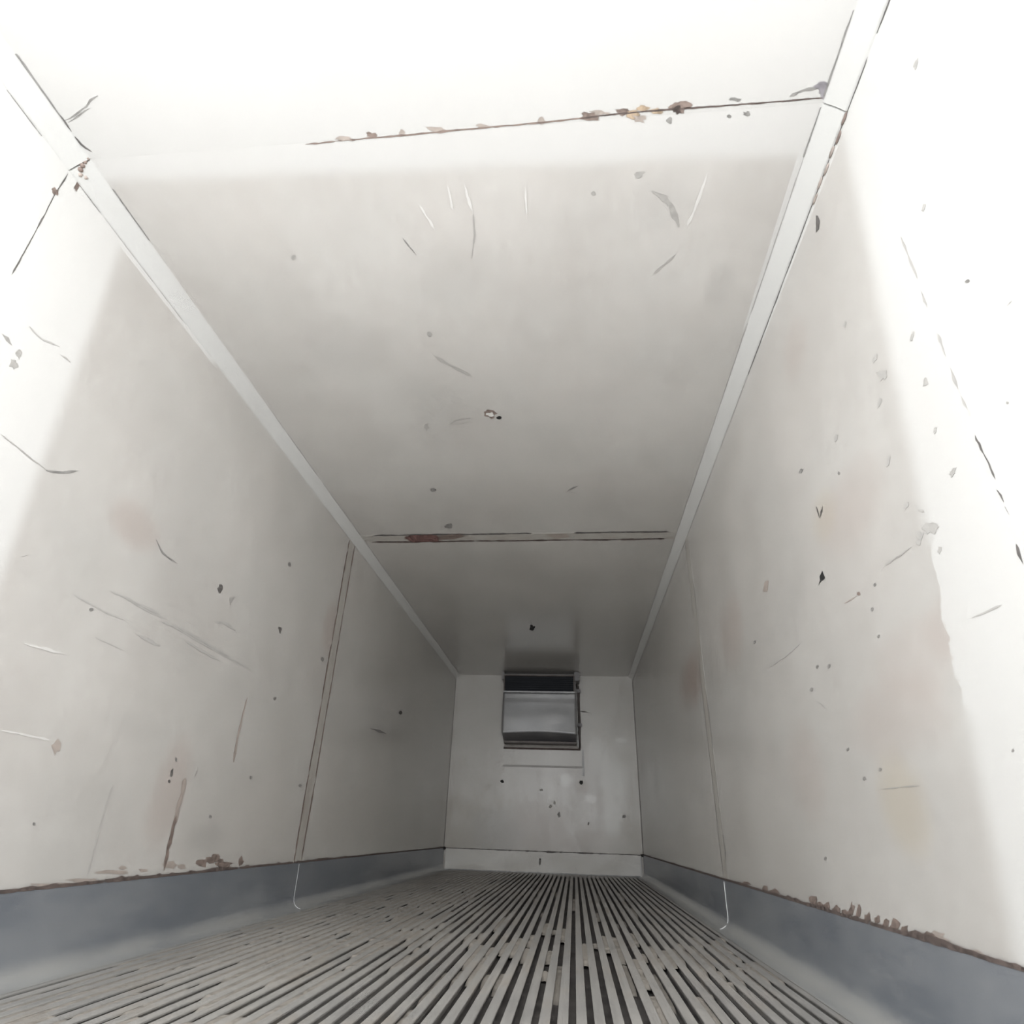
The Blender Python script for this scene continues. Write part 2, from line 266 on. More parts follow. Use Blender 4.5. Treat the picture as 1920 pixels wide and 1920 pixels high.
('L','scratch','grey_soft',1,[2.654,1.408,2.613,1.382,2.629,1.353,2.633,1.353,2.642,1.383,2.657,1.407]),
('L','chip','grey_dark',0,[3.19,1.403,3.18,1.396,3.181,1.39,3.178,1.381,3.167,1.385,3.16,1.388,3.16,1.394,3.146,1.399,3.153,1.407,3.165,1.408,3.173,1.411,3.182,1.408]),
('L','chip','grey',0,[3.129,1.78,3.13,1.771,3.121,1.762,3.108,1.76,3.098,1.766,3.1,1.777,3.11,1.784,3.123,1.787]),
('L','chip','grey',0,[1.841,1.062,1.84,1.058,1.836,1.053,1.829,1.054,1.824,1.056,1.825,1.06,1.831,1.063,1.838,1.065]),
('L','scratch','grey_pale',1,[1.741,1.078,1.763,1.075,1.786,1.073,1.81,1.072,1.833,1.072,1.856,1.07,1.88,1.069,1.905,1.067,1.929,1.069,1.953,1.071,1.978,1.072,2.003,1.075,2.003,1.076,1.978,1.075,1.953,1.074,1.929,1.073,1.905,1.072,1.881,1.073,1.857,1.075,1.834,1.075,1.811,1.076,1.787,1.078,1.764,1.08,1.741,1.079]),
('L','scratch','grey_pale',1,[1.88,1.145,1.905,1.142,1.93,1.145,1.957,1.147,1.983,1.145,2.01,1.146,2.036,1.149,2.062,1.147,2.089,1.149,2.116,1.148,2.144,1.15,2.173,1.154,2.174,1.156,2.146,1.16,2.118,1.16,2.091,1.159,2.064,1.157,2.037,1.153,2.011,1.154,1.984,1.155,1.957,1.152,1.931,1.152,1.906,1.15,1.88,1.147]),
('L','scratch','grey_pale',1,[2.186,1.13,2.22,1.13,2.255,1.132,2.292,1.138,2.328,1.137,2.361,1.136,2.395,1.137,2.429,1.135,2.464,1.132,2.502,1.134,2.538,1.131,2.577,1.13,2.617,1.13,2.658,1.129,2.7,1.129,2.744,1.131,2.745,1.133,2.703,1.135,2.663,1.14,2.623,1.143,2.581,1.139,2.542,1.14,2.506,1.144,2.469,1.145,2.433,1.145,2.398,1.145,2.365,1.147,2.33,1.147,2.292,1.142,2.256,1.142,2.221,1.137,2.186,1.132]),
('L','scratch','grey_pale',1,[2.082,1.044,2.121,1.041,2.16,1.038,2.194,1.037,2.231,1.04,2.231,1.044,2.197,1.046,2.164,1.052,2.123,1.051,2.083,1.046]),
('L','scratch','grey_pale',1,[2.255,1.136,2.285,1.132,2.316,1.132,2.348,1.131,2.381,1.13,2.414,1.127,2.449,1.126,2.485,1.125,2.522,1.124,2.56,1.123,2.599,1.124,2.639,1.123,2.68,1.121,2.723,1.121,2.767,1.121,2.813,1.122,2.859,1.12,2.907,1.121,2.956,1.121,2.957,1.122,2.91,1.128,2.861,1.126,2.815,1.127,2.77,1.127,2.725,1.126,2.683,1.128,2.642,1.129,2.602,1.13,2.563,1.132,2.525,1.132,2.488,1.133,2.451,1.13,2.416,1.132,2.384,1.136,2.35,1.136,2.318,1.138,2.287,1.138,2.255,1.138]),
('L','scratch','grey_pale',1,[1.892,0.979,1.916,0.976,1.941,0.976,1.966,0.975,1.992,0.975,2.018,0.974,2.045,0.974,2.045,0.975,2.019,0.976,1.992,0.978,1.967,0.979,1.941,0.979,1.917,0.98,1.892,0.98]),
('L','scratch','grey_pale',1,[2.535,1.241,2.578,1.245,2.619,1.257,2.672,1.255,2.732,1.258,2.734,1.262,2.679,1.268,2.622,1.269,2.576,1.255,2.534,1.243]),
('L','scratch','grey_pale',1,[1.982,1.146,2.006,1.143,2.031,1.142,2.057,1.142,2.083,1.14,2.111,1.141,2.144,1.143,2.177,1.144,2.212,1.15,2.212,1.151,2.178,1.15,2.144,1.147,2.111,1.145,2.085,1.147,2.059,1.148,2.033,1.148,2.008,1.149,1.982,1.148]),
('L','scratch','grey_pale',1,[2.366,1.106,2.401,1.1,2.438,1.098,2.475,1.094,2.515,1.092,2.56,1.093,2.606,1.09,2.655,1.093,2.656,1.095,2.61,1.1,2.563,1.1,2.519,1.102,2.48,1.104,2.442,1.107,2.404,1.108,2.367,1.108]),
('L','scratch','pale',1,[1.674,0.643,1.693,0.642,1.712,0.641,1.73,0.643,1.75,0.641,1.77,0.64,1.79,0.64,1.811,0.64,1.833,0.639,1.854,0.64,1.876,0.641,1.876,0.642,1.853,0.644,1.831,0.647,1.81,0.646,1.789,0.646,1.769,0.646,1.748,0.648,1.729,0.646,1.71,0.648,1.691,0.647,1.673,0.645]),
('L','scratch','pale',1,[1.635,0.885,1.656,0.883,1.675,0.885,1.696,0.886,1.715,0.887,1.734,0.887,1.753,0.888,1.772,0.892,1.792,0.894,1.791,0.896,1.771,0.898,1.752,0.896,1.732,0.897,1.713,0.897,1.695,0.892,1.675,0.892,1.655,0.89,1.635,0.887]),
('L','rust_spot','rust_pale',0,[1.909,0.628,1.912,0.618,1.903,0.615,1.899,0.605,1.889,0.614,1.883,0.62,1.875,0.628,1.885,0.633,1.885,0.64,1.89,0.647,1.899,0.642,1.906,0.636]),
('L','chip','brown',0,[1.899,0.63,1.899,0.626,1.896,0.624,1.892,0.626,1.889,0.629,1.887,0.633,1.891,0.634,1.895,0.633]),
('L','rust_streak','rust_pale',1,[2.984,0.99,2.972,0.965,2.974,0.942,2.971,0.918,2.97,0.895,2.973,0.873,2.969,0.85,2.971,0.823,2.973,0.796,2.972,0.769,2.976,0.747,2.977,0.725,2.982,0.703,2.999,0.682,3.002,0.682,3,0.704,3.002,0.726,3,0.748,2.993,0.77,2.988,0.796,2.988,0.823,2.992,0.851,2.988,0.873,2.986,0.896,2.99,0.919,2.986,0.942,2.99,0.966,2.991,0.99]),
('L','chip','grey_dark',0,[2.538,0.604,2.541,0.596,2.537,0.592,2.533,0.591,2.528,0.592,2.525,0.599,2.523,0.605,2.523,0.611,2.527,0.613,2.529,0.616,2.534,0.616,2.535,0.609]),
('L','chip','grey_dark',0,[2.537,0.571,2.537,0.567,2.532,0.565,2.526,0.567,2.522,0.57,2.522,0.574,2.527,0.576,2.533,0.574]),
('L','chip','grey',0,[2.542,0.654,2.544,0.648,2.54,0.646,2.535,0.648,2.529,0.653,2.529,0.659,2.532,0.661,2.537,0.659]),
('L','rust_streak','rust_pale',1,[2.63,0.592,2.611,0.575,2.623,0.556,2.631,0.538,2.63,0.518,2.624,0.499,2.62,0.479,2.63,0.455,2.624,0.433,2.641,0.409,2.65,0.408,2.661,0.43,2.658,0.453,2.649,0.477,2.659,0.496,2.655,0.516,2.654,0.537,2.657,0.555,2.654,0.574,2.637,0.592]),
('L','rust_streak','rust',1,[2.637,0.448,2.629,0.429,2.628,0.41,2.632,0.391,2.631,0.372,2.63,0.35,2.632,0.328,2.638,0.305,2.638,0.289,2.647,0.271,2.649,0.255,2.656,0.254,2.659,0.27,2.659,0.286,2.66,0.302,2.65,0.325,2.658,0.346,2.655,0.369,2.652,0.388,2.648,0.408,2.653,0.427,2.642,0.447]),
('L','scratch','grey_pale',1,[2.207,0.539,2.205,0.524,2.204,0.509,2.203,0.494,2.202,0.48,2.203,0.464,2.205,0.449,2.206,0.434,2.206,0.419,2.206,0.404,2.208,0.389,2.208,0.373,2.211,0.356,2.213,0.34,2.213,0.325,2.216,0.309,2.216,0.293,2.216,0.278,2.22,0.262,2.221,0.261,2.222,0.277,2.22,0.292,2.221,0.308,2.218,0.324,2.218,0.339,2.217,0.355,2.214,0.372,2.213,0.388,2.214,0.403,2.21,0.418,2.211,0.433,2.21,0.448,2.209,0.463,2.209,0.479,2.209,0.494,2.21,0.509,2.213,0.523,2.209,0.539]),
('L','scratch','grey_soft',1,[2.708,0.637,2.7,0.615,2.7,0.593,2.702,0.593,2.711,0.614,2.71,0.637]),
('L','stain_spot','rust',0,[2.956,0.269,2.958,0.263,2.957,0.255,2.929,0.258,2.907,0.26,2.892,0.266,2.882,0.272,2.882,0.278,2.898,0.282,2.917,0.282,2.934,0.279,2.948,0.274]),
('L','stain_spot','rust',0,[3.025,0.277,3.025,0.271,3.01,0.267,2.985,0.268,2.967,0.272,2.943,0.274,2.934,0.28,2.955,0.283,2.951,0.29,2.974,0.29,3.002,0.29,3.005,0.282]),
('L','stain_spot','rust',0,[3.063,0.282,3.08,0.273,3.049,0.275,3.039,0.271,3.021,0.274,3.007,0.278,3.008,0.284,2.995,0.291,2.999,0.3,3.024,0.3,3.049,0.297,3.063,0.289]),
('L','stain_spot','rust',0,[3.116,0.263,3.112,0.255,3.107,0.248,3.089,0.254,3.078,0.251,3.071,0.259,3.058,0.265,3.058,0.273,3.07,0.275,3.076,0.28,3.091,0.28,3.103,0.272]),
('L','stain_spot','rust',0,[3.307,0.263,3.301,0.256,3.298,0.25,3.289,0.25,3.279,0.248,3.264,0.253,3.258,0.265,3.259,0.274,3.268,0.276,3.272,0.284,3.285,0.279,3.291,0.269]),
('L','stain_spot','rust',0,[3.167,0.253,3.182,0.247,3.155,0.246,3.13,0.239,3.093,0.246,3.079,0.252,3.062,0.257,3.04,0.265,3.092,0.263,3.117,0.267,3.156,0.264,3.201,0.259]),
('L','stain_spot','rust_pale',0,[2.414,0.273,2.41,0.271,2.407,0.269,2.397,0.269,2.386,0.269,2.38,0.272,2.369,0.275,2.378,0.277,2.382,0.28,2.392,0.279,2.401,0.278,2.409,0.276]),
('L','stain_spot','rust_pale',0,[2.542,0.259,2.544,0.256,2.53,0.256,2.52,0.256,2.507,0.255,2.501,0.259,2.498,0.261,2.491,0.265,2.502,0.266,2.517,0.263,2.526,0.264,2.54,0.262]),
('L','stain_spot','rust_pale',0,[2.738,0.269,2.721,0.265,2.721,0.257,2.689,0.262,2.667,0.263,2.647,0.267,2.64,0.273,2.635,0.28,2.651,0.284,2.678,0.283,2.707,0.283,2.715,0.275]),
('L','stain_spot','rust_pale',0,[2.794,0.261,2.803,0.256,2.787,0.255,2.776,0.253,2.764,0.257,2.754,0.259,2.748,0.263,2.748,0.267,2.757,0.269,2.767,0.27,2.781,0.27,2.795,0.266]),
('L','stain_spot','rust_pale',0,[2.415,0.26,2.415,0.256,2.391,0.254,2.351,0.258,2.329,0.26,2.278,0.262,2.269,0.267,2.292,0.269,2.311,0.271,2.345,0.268,2.369,0.266,2.407,0.264]),
('L','stain_spot','rust_pale',0,[2.169,0.234,2.208,0.227,2.148,0.23,2.108,0.23,2.044,0.233,1.998,0.24,2.019,0.244,2.006,0.249,2.066,0.245,2.101,0.245,2.152,0.242,2.212,0.236]),
('L','stain_spot','rust_pale',0,[2.078,0.23,2.086,0.226,2.056,0.226,2.022,0.23,1.991,0.231,1.95,0.235,1.958,0.238,1.958,0.241,1.979,0.242,2.017,0.239,2.058,0.238,2.095,0.233]),
('L','stain_spot','rust_pale',0,[2.33,0.237,2.312,0.234,2.258,0.236,2.223,0.238,2.191,0.24,2.169,0.244,2.158,0.247,2.139,0.251,2.166,0.253,2.218,0.249,2.264,0.247,2.269,0.243]),
('L','chip','grey',0,[3.211,0.636,3.209,0.631,3.201,0.629,3.191,0.629,3.184,0.634,3.186,0.639,3.194,0.642,3.204,0.641]),
('L','chip','grey',0,[3.292,1.043,3.29,1.037,3.281,1.032,3.27,1.034,3.261,1.038,3.263,1.044,3.273,1.049,3.286,1.049]),
('L','chip','grey',0,[3.846,0.64,3.842,0.634,3.829,0.632,3.815,0.632,3.804,0.638,3.807,0.645,3.823,0.645,3.836,0.645]),
('L','chip','grey',0,[2.913,0.452,2.911,0.448,2.905,0.445,2.897,0.447,2.892,0.452,2.892,0.456,2.9,0.457,2.907,0.456]),
('L','chip','grey',0,[1.921,0.409,1.922,0.405,1.918,0.405,1.914,0.406,1.911,0.409,1.911,0.412,1.914,0.413,1.918,0.412]),
('L','chip','grey_dark',0,[5.89,1.414,5.882,1.401,5.849,1.389,5.811,1.389,5.789,1.396,5.804,1.409,5.835,1.419,5.874,1.423]),
('L','scratch','grey',1,[5.009,1.136,5.255,1.144,5.471,1.159,5.474,1.163,5.27,1.166,5.011,1.141]),
('L','chip','grey',0,[3.84,1.403,3.835,1.391,3.821,1.383,3.804,1.384,3.792,1.391,3.798,1.401,3.809,1.408,3.825,1.408]),
('R','chip','grey_dark',0,[1.376,2.255,1.37,2.241,1.368,2.218,1.382,2.202,1.401,2.212]),
('R','joint_crack','grey_pale',1,[1.075,1.759,1.078,1.744,1.078,1.727,1.076,1.695,1.074,1.694,1.071,1.721,1.073,1.74,1.073,1.758]),
('R','joint_crack','grey_pale',1,[1.076,1.695,1.08,1.677,1.078,1.655,1.078,1.634,1.076,1.612,1.075,1.612,1.072,1.63,1.073,1.652,1.073,1.672,1.074,1.694]),
('R','joint_crack','grey_pale',1,[1.08,1.579,1.082,1.561,1.08,1.559,1.079,1.578]),
('R','joint_crack','grey_pale',1,[1.08,1.572,1.084,1.551,1.081,1.523,1.079,1.522,1.078,1.547,1.078,1.57]),
('R','joint_crack','grey_pale',1,[1.083,1.503,1.082,1.481,1.081,1.48,1.082,1.503]),
('R','joint_crack','grey_pale',1,[1.082,1.445,1.086,1.432,1.084,1.415,1.086,1.399,1.085,1.381,1.084,1.38,1.082,1.396,1.081,1.413,1.077,1.426,1.081,1.444]),
('R','joint_crack','grey_pale',1,[1.085,1.347,1.088,1.333,1.091,1.319,1.089,1.304,1.088,1.29,1.087,1.289,1.083,1.301,1.082,1.314,1.083,1.33,1.084,1.346]),
('R','joint_crack','grey_pale',1,[1.087,1.273,1.089,1.255,1.084,1.236,1.082,1.236,1.083,1.253,1.086,1.273]),
('R','joint_crack','grey_pale',1,[1.082,1.23,1.083,1.213,1.082,1.213,1.081,1.23]),
('R','joint_crack','grey_dark',1,[1.091,1.175,1.094,1.165,1.091,1.152,1.092,1.141,1.089,1.129,1.088,1.117,1.086,1.104,1.087,1.092,1.087,1.079,1.085,1.066,1.084,1.066,1.083,1.078,1.084,1.091,1.083,1.103,1.085,1.116,1.087,1.128,1.087,1.14,1.086,1.151,1.09,1.163,1.09,1.174]),
('R','joint_crack','grey_dark',1,[1.092,1.046,1.089,1.033,1.087,1.016,1.086,1.015,1.085,1.032,1.09,1.046]),
('R','joint_crack','grey_dark',1,[1.089,1.007,1.086,0.989,1.085,0.989,1.087,1.007]),
('R','joint_crack','grey_dark',1,[1.097,0.933,1.1,0.924,1.103,0.915,1.101,0.904,1.099,0.893,1.098,0.893,1.097,0.903,1.096,0.914,1.094,0.923,1.096,0.933]),
('R','chip','grey',0,[0.948,1.462,0.949,1.459,0.953,1.46,0.956,1.463,0.959,1.467,0.958,1.47,0.954,1.468,0.95,1.466]),
('R','scratch','grey_soft',1,[0.899,1.334,0.888,1.332,0.879,1.333,0.88,1.333,0.889,1.334,0.899,1.335]),
('R','chip','grey_soft',0,[0.983,1.173,0.985,1.172,0.987,1.173,0.988,1.174,0.988,1.177,0.986,1.178,0.985,1.177,0.983,1.175]),
('R','scuff_mark','grey_pale',0,[1.158,1.507,1.163,1.501,1.167,1.505,1.17,1.507,1.17,1.51,1.169,1.514,1.165,1.516,1.16,1.518,1.155,1.518,1.15,1.517,1.149,1.513,1.153,1.509]),
('R','scuff_mark','grey_pale',0,[1.166,1.372,1.173,1.374,1.176,1.375,1.179,1.377,1.184,1.38,1.179,1.383,1.177,1.385,1.175,1.39,1.168,1.39,1.164,1.386,1.167,1.381,1.165,1.377]),
('R','scuff_mark','grey_pale',0,[1.297,1.507,1.308,1.507,1.315,1.515,1.325,1.517,1.323,1.524,1.325,1.53,1.33,1.545,1.316,1.542,1.307,1.533,1.302,1.528,1.291,1.522,1.296,1.516]),
('R','scuff_mark','grey_pale',0,[1.354,1.464,1.362,1.464,1.368,1.463,1.373,1.465,1.371,1.469,1.367,1.472,1.365,1.475,1.36,1.478,1.354,1.479,1.349,1.477,1.348,1.473,1.349,1.468]),
('R','scuff_mark','grey_pale',0,[1.398,1.793,1.401,1.79,1.407,1.79,1.409,1.795,1.41,1.798,1.411,1.802,1.406,1.804,1.401,1.804,1.397,1.803,1.395,1.8,1.395,1.797,1.393,1.794]),
('R','scuff_mark','grey_pale',0,[1.314,1.581,1.322,1.584,1.328,1.582,1.332,1.585,1.332,1.589,1.33,1.593,1.326,1.596,1.321,1.594,1.315,1.597,1.312,1.594,1.304,1.591,1.309,1.586]),
('R','scuff_mark','grey_pale',0,[1.192,1.259,1.194,1.258,1.199,1.256,1.202,1.259,1.202,1.263,1.201,1.265,1.198,1.266,1.196,1.268,1.193,1.268,1.191,1.266,1.186,1.264,1.192,1.262]),
('R','scuff_mark','grey_pale',0,[1.614,1.533,1.62,1.531,1.627,1.532,1.636,1.534,1.631,1.54,1.632,1.544,1.63,1.548,1.624,1.549,1.618,1.547,1.613,1.544,1.606,1.54,1.613,1.537]),
('R','scuff_mark','grey_pale',0,[1.394,1.308,1.4,1.302,1.408,1.302,1.412,1.305,1.409,1.31,1.408,1.313,1.404,1.316,1.399,1.318,1.394,1.319,1.386,1.319,1.387,1.315,1.391,1.311]),
('R','scuff_mark','grey_pale',0,[0.976,1.729,0.979,1.729,0.983,1.727,0.982,1.733,0.986,1.735,0.983,1.737,0.981,1.739,0.979,1.739,0.975,1.741,0.973,1.737,0.969,1.733,0.974,1.731]),
('R','scuff_mark','grey_pale',0,[0.831,2.045,0.835,2.041,0.84,2.043,0.841,2.048,0.838,2.051,0.842,2.058,0.836,2.06,0.83,2.06,0.827,2.056,0.822,2.054,0.825,2.05,0.826,2.046]),
('R','chip','grey',0,[1.908,1.595,1.915,1.594,1.922,1.599,1.927,1.602,1.934,1.607,1.93,1.609,1.923,1.61,1.916,1.609,1.907,1.608,1.905,1.603,1.899,1.599,1.896,1.594]),
('R','chip','grey',0,[1.654,1.432,1.658,1.431,1.663,1.433,1.667,1.436,1.666,1.44,1.663,1.441,1.659,1.44,1.655,1.437]),
('R','chip','grey_dark',1,[1.863,1.429,1.864,1.412,1.859,1.384,1.855,1.383,1.855,1.409,1.86,1.427]),
('R','chip','grey_dark',1,[1.816,1.407,1.84,1.397,1.855,1.38,1.854,1.379,1.827,1.389,1.814,1.406]),
('R','chip','black',0,[1.929,1.218,1.919,1.195,1.934,1.194,1.947,1.197,1.974,1.193,1.953,1.203,1.953,1.211]),
('R','rust_spot','rust_pale',0,[2.501,1.407,2.451,1.395,2.486,1.363,2.541,1.381]),
('R','rust_spot','rust',0,[1.718,1.066,1.722,1.063,1.729,1.065,1.735,1.069,1.735,1.072,1.732,1.074,1.725,1.073,1.72,1.07]),
('R','scratch','rust_pale',1,[1.736,1.068,1.766,1.07,1.796,1.073,1.833,1.076,1.833,1.075,1.794,1.069,1.763,1.067,1.735,1.067]),
('R','scratch','grey_soft',1,[1.833,1.076,1.88,1.077,1.879,1.076,1.832,1.075]),
('R','scuff_mark','grey_pale',0,[1.307,1.065,1.314,1.059,1.326,1.071,1.339,1.072,1.34,1.08,1.351,1.091,1.338,1.092,1.33,1.094,1.32,1.089,1.31,1.086,1.3,1.078,1.296,1.068]),
('R','scuff_mark','grey_pale',0,[1.358,1.076,1.361,1.073,1.368,1.07,1.376,1.077,1.378,1.083,1.381,1.089,1.372,1.087,1.373,1.095,1.364,1.09,1.36,1.085,1.35,1.08,1.354,1.077]),
('R','scuff_mark','grey_pale',0,[1.376,1.065,1.378,1.063,1.383,1.064,1.387,1.068,1.391,1.071,1.389,1.073,1.388,1.075,1.388,1.079,1.382,1.077,1.377,1.073,1.373,1.069,1.374,1.066]),
('R','scuff_mark','grey_pale',0,[1.31,1.016,1.314,1.016,1.32,1.012,1.32,1.016,1.323,1.018,1.321,1.021,1.317,1.022,1.314,1.027,1.31,1.024,1.308,1.023,1.305,1.021,1.308,1.019]),
('R','scuff_mark','grey_pale',0,[1.185,1.141,1.19,1.141,1.197,1.139,1.2,1.141,1.197,1.145,1.201,1.149,1.195,1.152,1.189,1.152,1.183,1.154,1.179,1.152,1.174,1.149,1.182,1.145]),
('R','scuff_mark','grey_pale',0,[1.376,1.166,1.382,1.166,1.388,1.166,1.39,1.168,1.392,1.171,1.392,1.174,1.386,1.175,1.382,1.175,1.377,1.177,1.375,1.175,1.372,1.173,1.373,1.169]),
('R','scuff_mark','grey_pale',0,[1.326,1.124,1.327,1.122,1.332,1.126,1.336,1.129,1.34,1.133,1.342,1.137,1.341,1.137,1.339,1.137,1.334,1.134,1.331,1.131,1.327,1.128,1.324,1.124]),
('R','chip','grey',0,[2.025,0.932,2.032,0.93,2.041,0.931,2.045,0.935,2.041,0.938,2.034,0.941,2.026,0.939,2.022,0.936]),
('R','chip','grey',0,[2.208,0.896,2.217,0.894,2.226,0.895,2.23,0.899,2.228,0.902,2.22,0.905,2.21,0.904,2.205,0.9]),
('R','chip','grey',0,[1.667,1.001,1.672,0.999,1.678,1,1.679,1.004,1.678,1.007,1.673,1.008,1.668,1.007,1.666,1.004]),
('R','chip','grey',0,[1.843,0.61,1.849,0.608,1.854,0.608,1.859,0.609,1.854,0.612,1.85,0.615,1.844,0.614,1.841,0.613]),
('R','chip','grey',0,[1.953,0.595,1.959,0.593,1.965,0.593,1.969,0.595,1.966,0.598,1.961,0.601,1.954,0.601,1.951,0.598]),
('R','chip','grey',0,[2.021,0.681,2.027,0.679,2.034,0.679,2.037,0.682,2.037,0.685,2.029,0.686,2.023,0.686,2.019,0.685]),
('R','chip','grey',0,[2.379,0.385,2.386,0.381,2.394,0.381,2.4,0.382,2.397,0.386,2.389,0.39,2.379,0.391,2.374,0.389]),
('R','chip','grey',0,[1.293,0.595,1.296,0.594,1.299,0.594,1.3,0.595,1.298,0.597,1.296,0.598,1.293,0.599,1.293,0.597]),
('R','chip','grey',0,[1.671,0.926,1.676,0.925,1.681,0.925,1.684,0.928,1.681,0.931,1.677,0.932,1.672,0.931,1.669,0.929]),
('R','chip','grey',0,[2.759,1.219,2.773,1.219,2.788,1.221,2.794,1.227,2.791,1.232,2.778,1.232,2.763,1.23,2.755,1.224]),
('R','chip','grey',0,[2.119,0.953,2.126,0.952,2.135,0.952,2.14,0.956,2.137,0.96,2.129,0.962,2.121,0.96,2.116,0.957]),
('R','chip','grey',0,[1.619,1.054,1.625,1.053,1.631,1.054,1.632,1.058,1.63,1.06,1.625,1.062,1.621,1.06,1.618,1.057]),
('R','scratch','grey_soft',1,[2.345,0.896,2.298,0.876,2.297,0.877,2.343,0.897]),
('R','scratch','grey_soft',1,[2.211,0.86,2.163,0.84,2.131,0.819,2.128,0.819,2.157,0.841,2.209,0.86]),
('R','scratch','grey_soft',1,[1.863,0.564,1.828,0.562,1.793,0.561,1.76,0.561,1.728,0.56,1.697,0.559,1.667,0.559,1.666,0.56,1.696,0.562,1.727,0.563,1.759,0.562,1.792,0.564,1.827,0.564,1.863,0.565]),
('R','scratch','grey_soft',1,[1.794,0.657,1.747,0.658,1.748,0.659,1.794,0.658]),
('R','scratch','grey_pale',1,[1.29,0.852,1.272,0.85,1.254,0.848,1.237,0.847,1.22,0.846,1.203,0.845,1.187,0.846,1.187,0.847,1.203,0.849,1.22,0.85,1.237,0.85,1.254,0.851,1.272,0.852,1.29,0.852]),
('R','scratch','grey_soft',1,[1.549,1.081,1.526,1.077,1.506,1.077,1.484,1.074,1.463,1.072,1.445,1.073,1.426,1.072,1.407,1.072,1.407,1.072,1.427,1.075,1.447,1.076,1.466,1.076,1.487,1.08,1.507,1.08,1.529,1.083,1.55,1.083]),
('R','scratch','grey_pale',1,[2.647,1.078,2.587,1.072,2.532,1.069,2.48,1.068,2.428,1.064,2.378,1.064,2.331,1.064,2.287,1.065,2.243,1.065,2.244,1.067,2.293,1.071,2.339,1.071,2.386,1.07,2.437,1.072,2.488,1.075,2.541,1.078,2.596,1.08,2.65,1.08]),
('R','scratch','pale',1,[2.173,0.31,2.138,0.329,2.141,0.33,2.175,0.31]),
('R','rust_spot','rust',0,[2.551,0.249,2.572,0.245,2.583,0.239,2.602,0.234,2.63,0.23,2.608,0.244,2.617,0.248,2.618,0.258,2.587,0.263,2.564,0.265,2.541,0.266,2.544,0.257]),
('R','rust_spot','rust',0,[2.483,0.242,2.489,0.235,2.516,0.229,2.543,0.231,2.583,0.226,2.564,0.236,2.576,0.239,2.589,0.248,2.544,0.249,2.516,0.254,2.502,0.249,2.484,0.247]),
('R','rust_spot','rust',0,[2.437,0.242,2.446,0.235,2.46,0.227,2.481,0.221,2.49,0.225,2.497,0.23,2.479,0.24,2.473,0.25,2.454,0.255,2.435,0.26,2.433,0.253,2.429,0.249]),
('R','rust_spot','rust',0,[2.342,0.245,2.359,0.238,2.376,0.233,2.389,0.233,2.403,0.233,2.411,0.236,2.409,0.243,2.391,0.249,2.378,0.254,2.361,0.258,2.357,0.253,2.341,0.252]),
('R','rust_spot','rust',0,[2.271,0.245,2.28,0.241,2.299,0.241,2.309,0.239,2.322,0.238,2.333,0.24,2.329,0.243,2.331,0.247,2.313,0.25,2.296,0.251,2.291,0.248,2.261,0.25]),
('R','rust_spot','rust',0,[2.234,0.255,2.244,0.245,2.257,0.242,2.269,0.237,2.278,0.236,2.274,0.245,2.268,0.254,2.252,0.263,2.236,0.276,2.237,0.265,2.227,0.268,2.22,0.266]),
('R','rust_spot','rust',0,[2.181,0.255,2.192,0.246,2.201,0.245,2.221,0.231,2.209,0.245,2.221,0.243,2.21,0.254,2.198,0.265,2.181,0.275,2.177,0.27,2.174,0.268,2.173,0.263]),
('R','rust_spot','rust',0,[2.122,0.248,2.119,0.241,2.135,0.239,2.149,0.236,2.154,0.24,2.164,0.241,2.158,0.246,2.152,0.252,2.138,0.254,2.122,0.261,2.118,0.256,2.122,0.251]),
('R','rust_spot','rust',0,[2.06,0.248,2.07,0.243,2.079,0.241,2.094,0.233,2.095,0.239,2.092,0.243,2.093,0.246,2.089,0.252,2.078,0.254,2.066,0.259,2.058,0.257,2.063,0.251]),
('R','rust_spot','rust',0,[2.011,0.247,2.019,0.24,2.03,0.237,2.038,0.236,2.049,0.234,2.049,0.239,2.038,0.246,2.033,0.251,2.024,0.255,2.015,0.258,2.012,0.255,2.002,0.254]),
('R','rust_spot','rust',0,[1.951,0.248,1.958,0.244,1.968,0.238,1.978,0.241,1.989,0.24,2.004,0.24,1.99,0.247,1.985,0.252,1.975,0.26,1.958,0.26,1.948,0.258,1.941,0.254]),
('R','rust_spot','rust',0,[1.907,0.246,1.909,0.242,1.919,0.24,1.932,0.234,1.937,0.238,1.938,0.242,1.937,0.245,1.932,0.249,1.922,0.25,1.915,0.252,1.901,0.254,1.908,0.248]),
('R','rust_spot','rust',0,[1.86,0.24,1.86,0.236,1.873,0.232,1.886,0.234,1.905,0.23,1.903,0.235,1.914,0.238,1.9,0.242,1.886,0.245,1.872,0.248,1.86,0.247,1.861,0.243]),
('R','rust_spot','rust',0,[1.755,0.246,1.778,0.241,1.788,0.236,1.804,0.237,1.81,0.24,1.819,0.24,1.826,0.243,1.822,0.248,1.808,0.253,1.789,0.252,1.777,0.251,1.776,0.248]),
('R','rust_spot','rust',0,[3.445,0.249,3.455,0.245,3.499,0.245,3.527,0.238,3.57,0.239,3.617,0.24,3.572,0.247,3.572,0.25,3.541,0.253,3.506,0.253,3.478,0.253,3.462,0.251]),
('R','rust_spot','rust',0,[3.144,0.246,3.159,0.24,3.179,0.234,3.203,0.236,3.213,0.239,3.238,0.239,3.235,0.244,3.223,0.251,3.2,0.257,3.177,0.255,3.151,0.257,3.156,0.25]),
('R','rust_spot','rust',0,[2.985,0.247,2.993,0.242,3.03,0.239,3.065,0.237,3.084,0.24,3.11,0.24,3.126,0.244,3.093,0.247,3.074,0.25,3.037,0.257,3.008,0.253,3.002,0.249]),
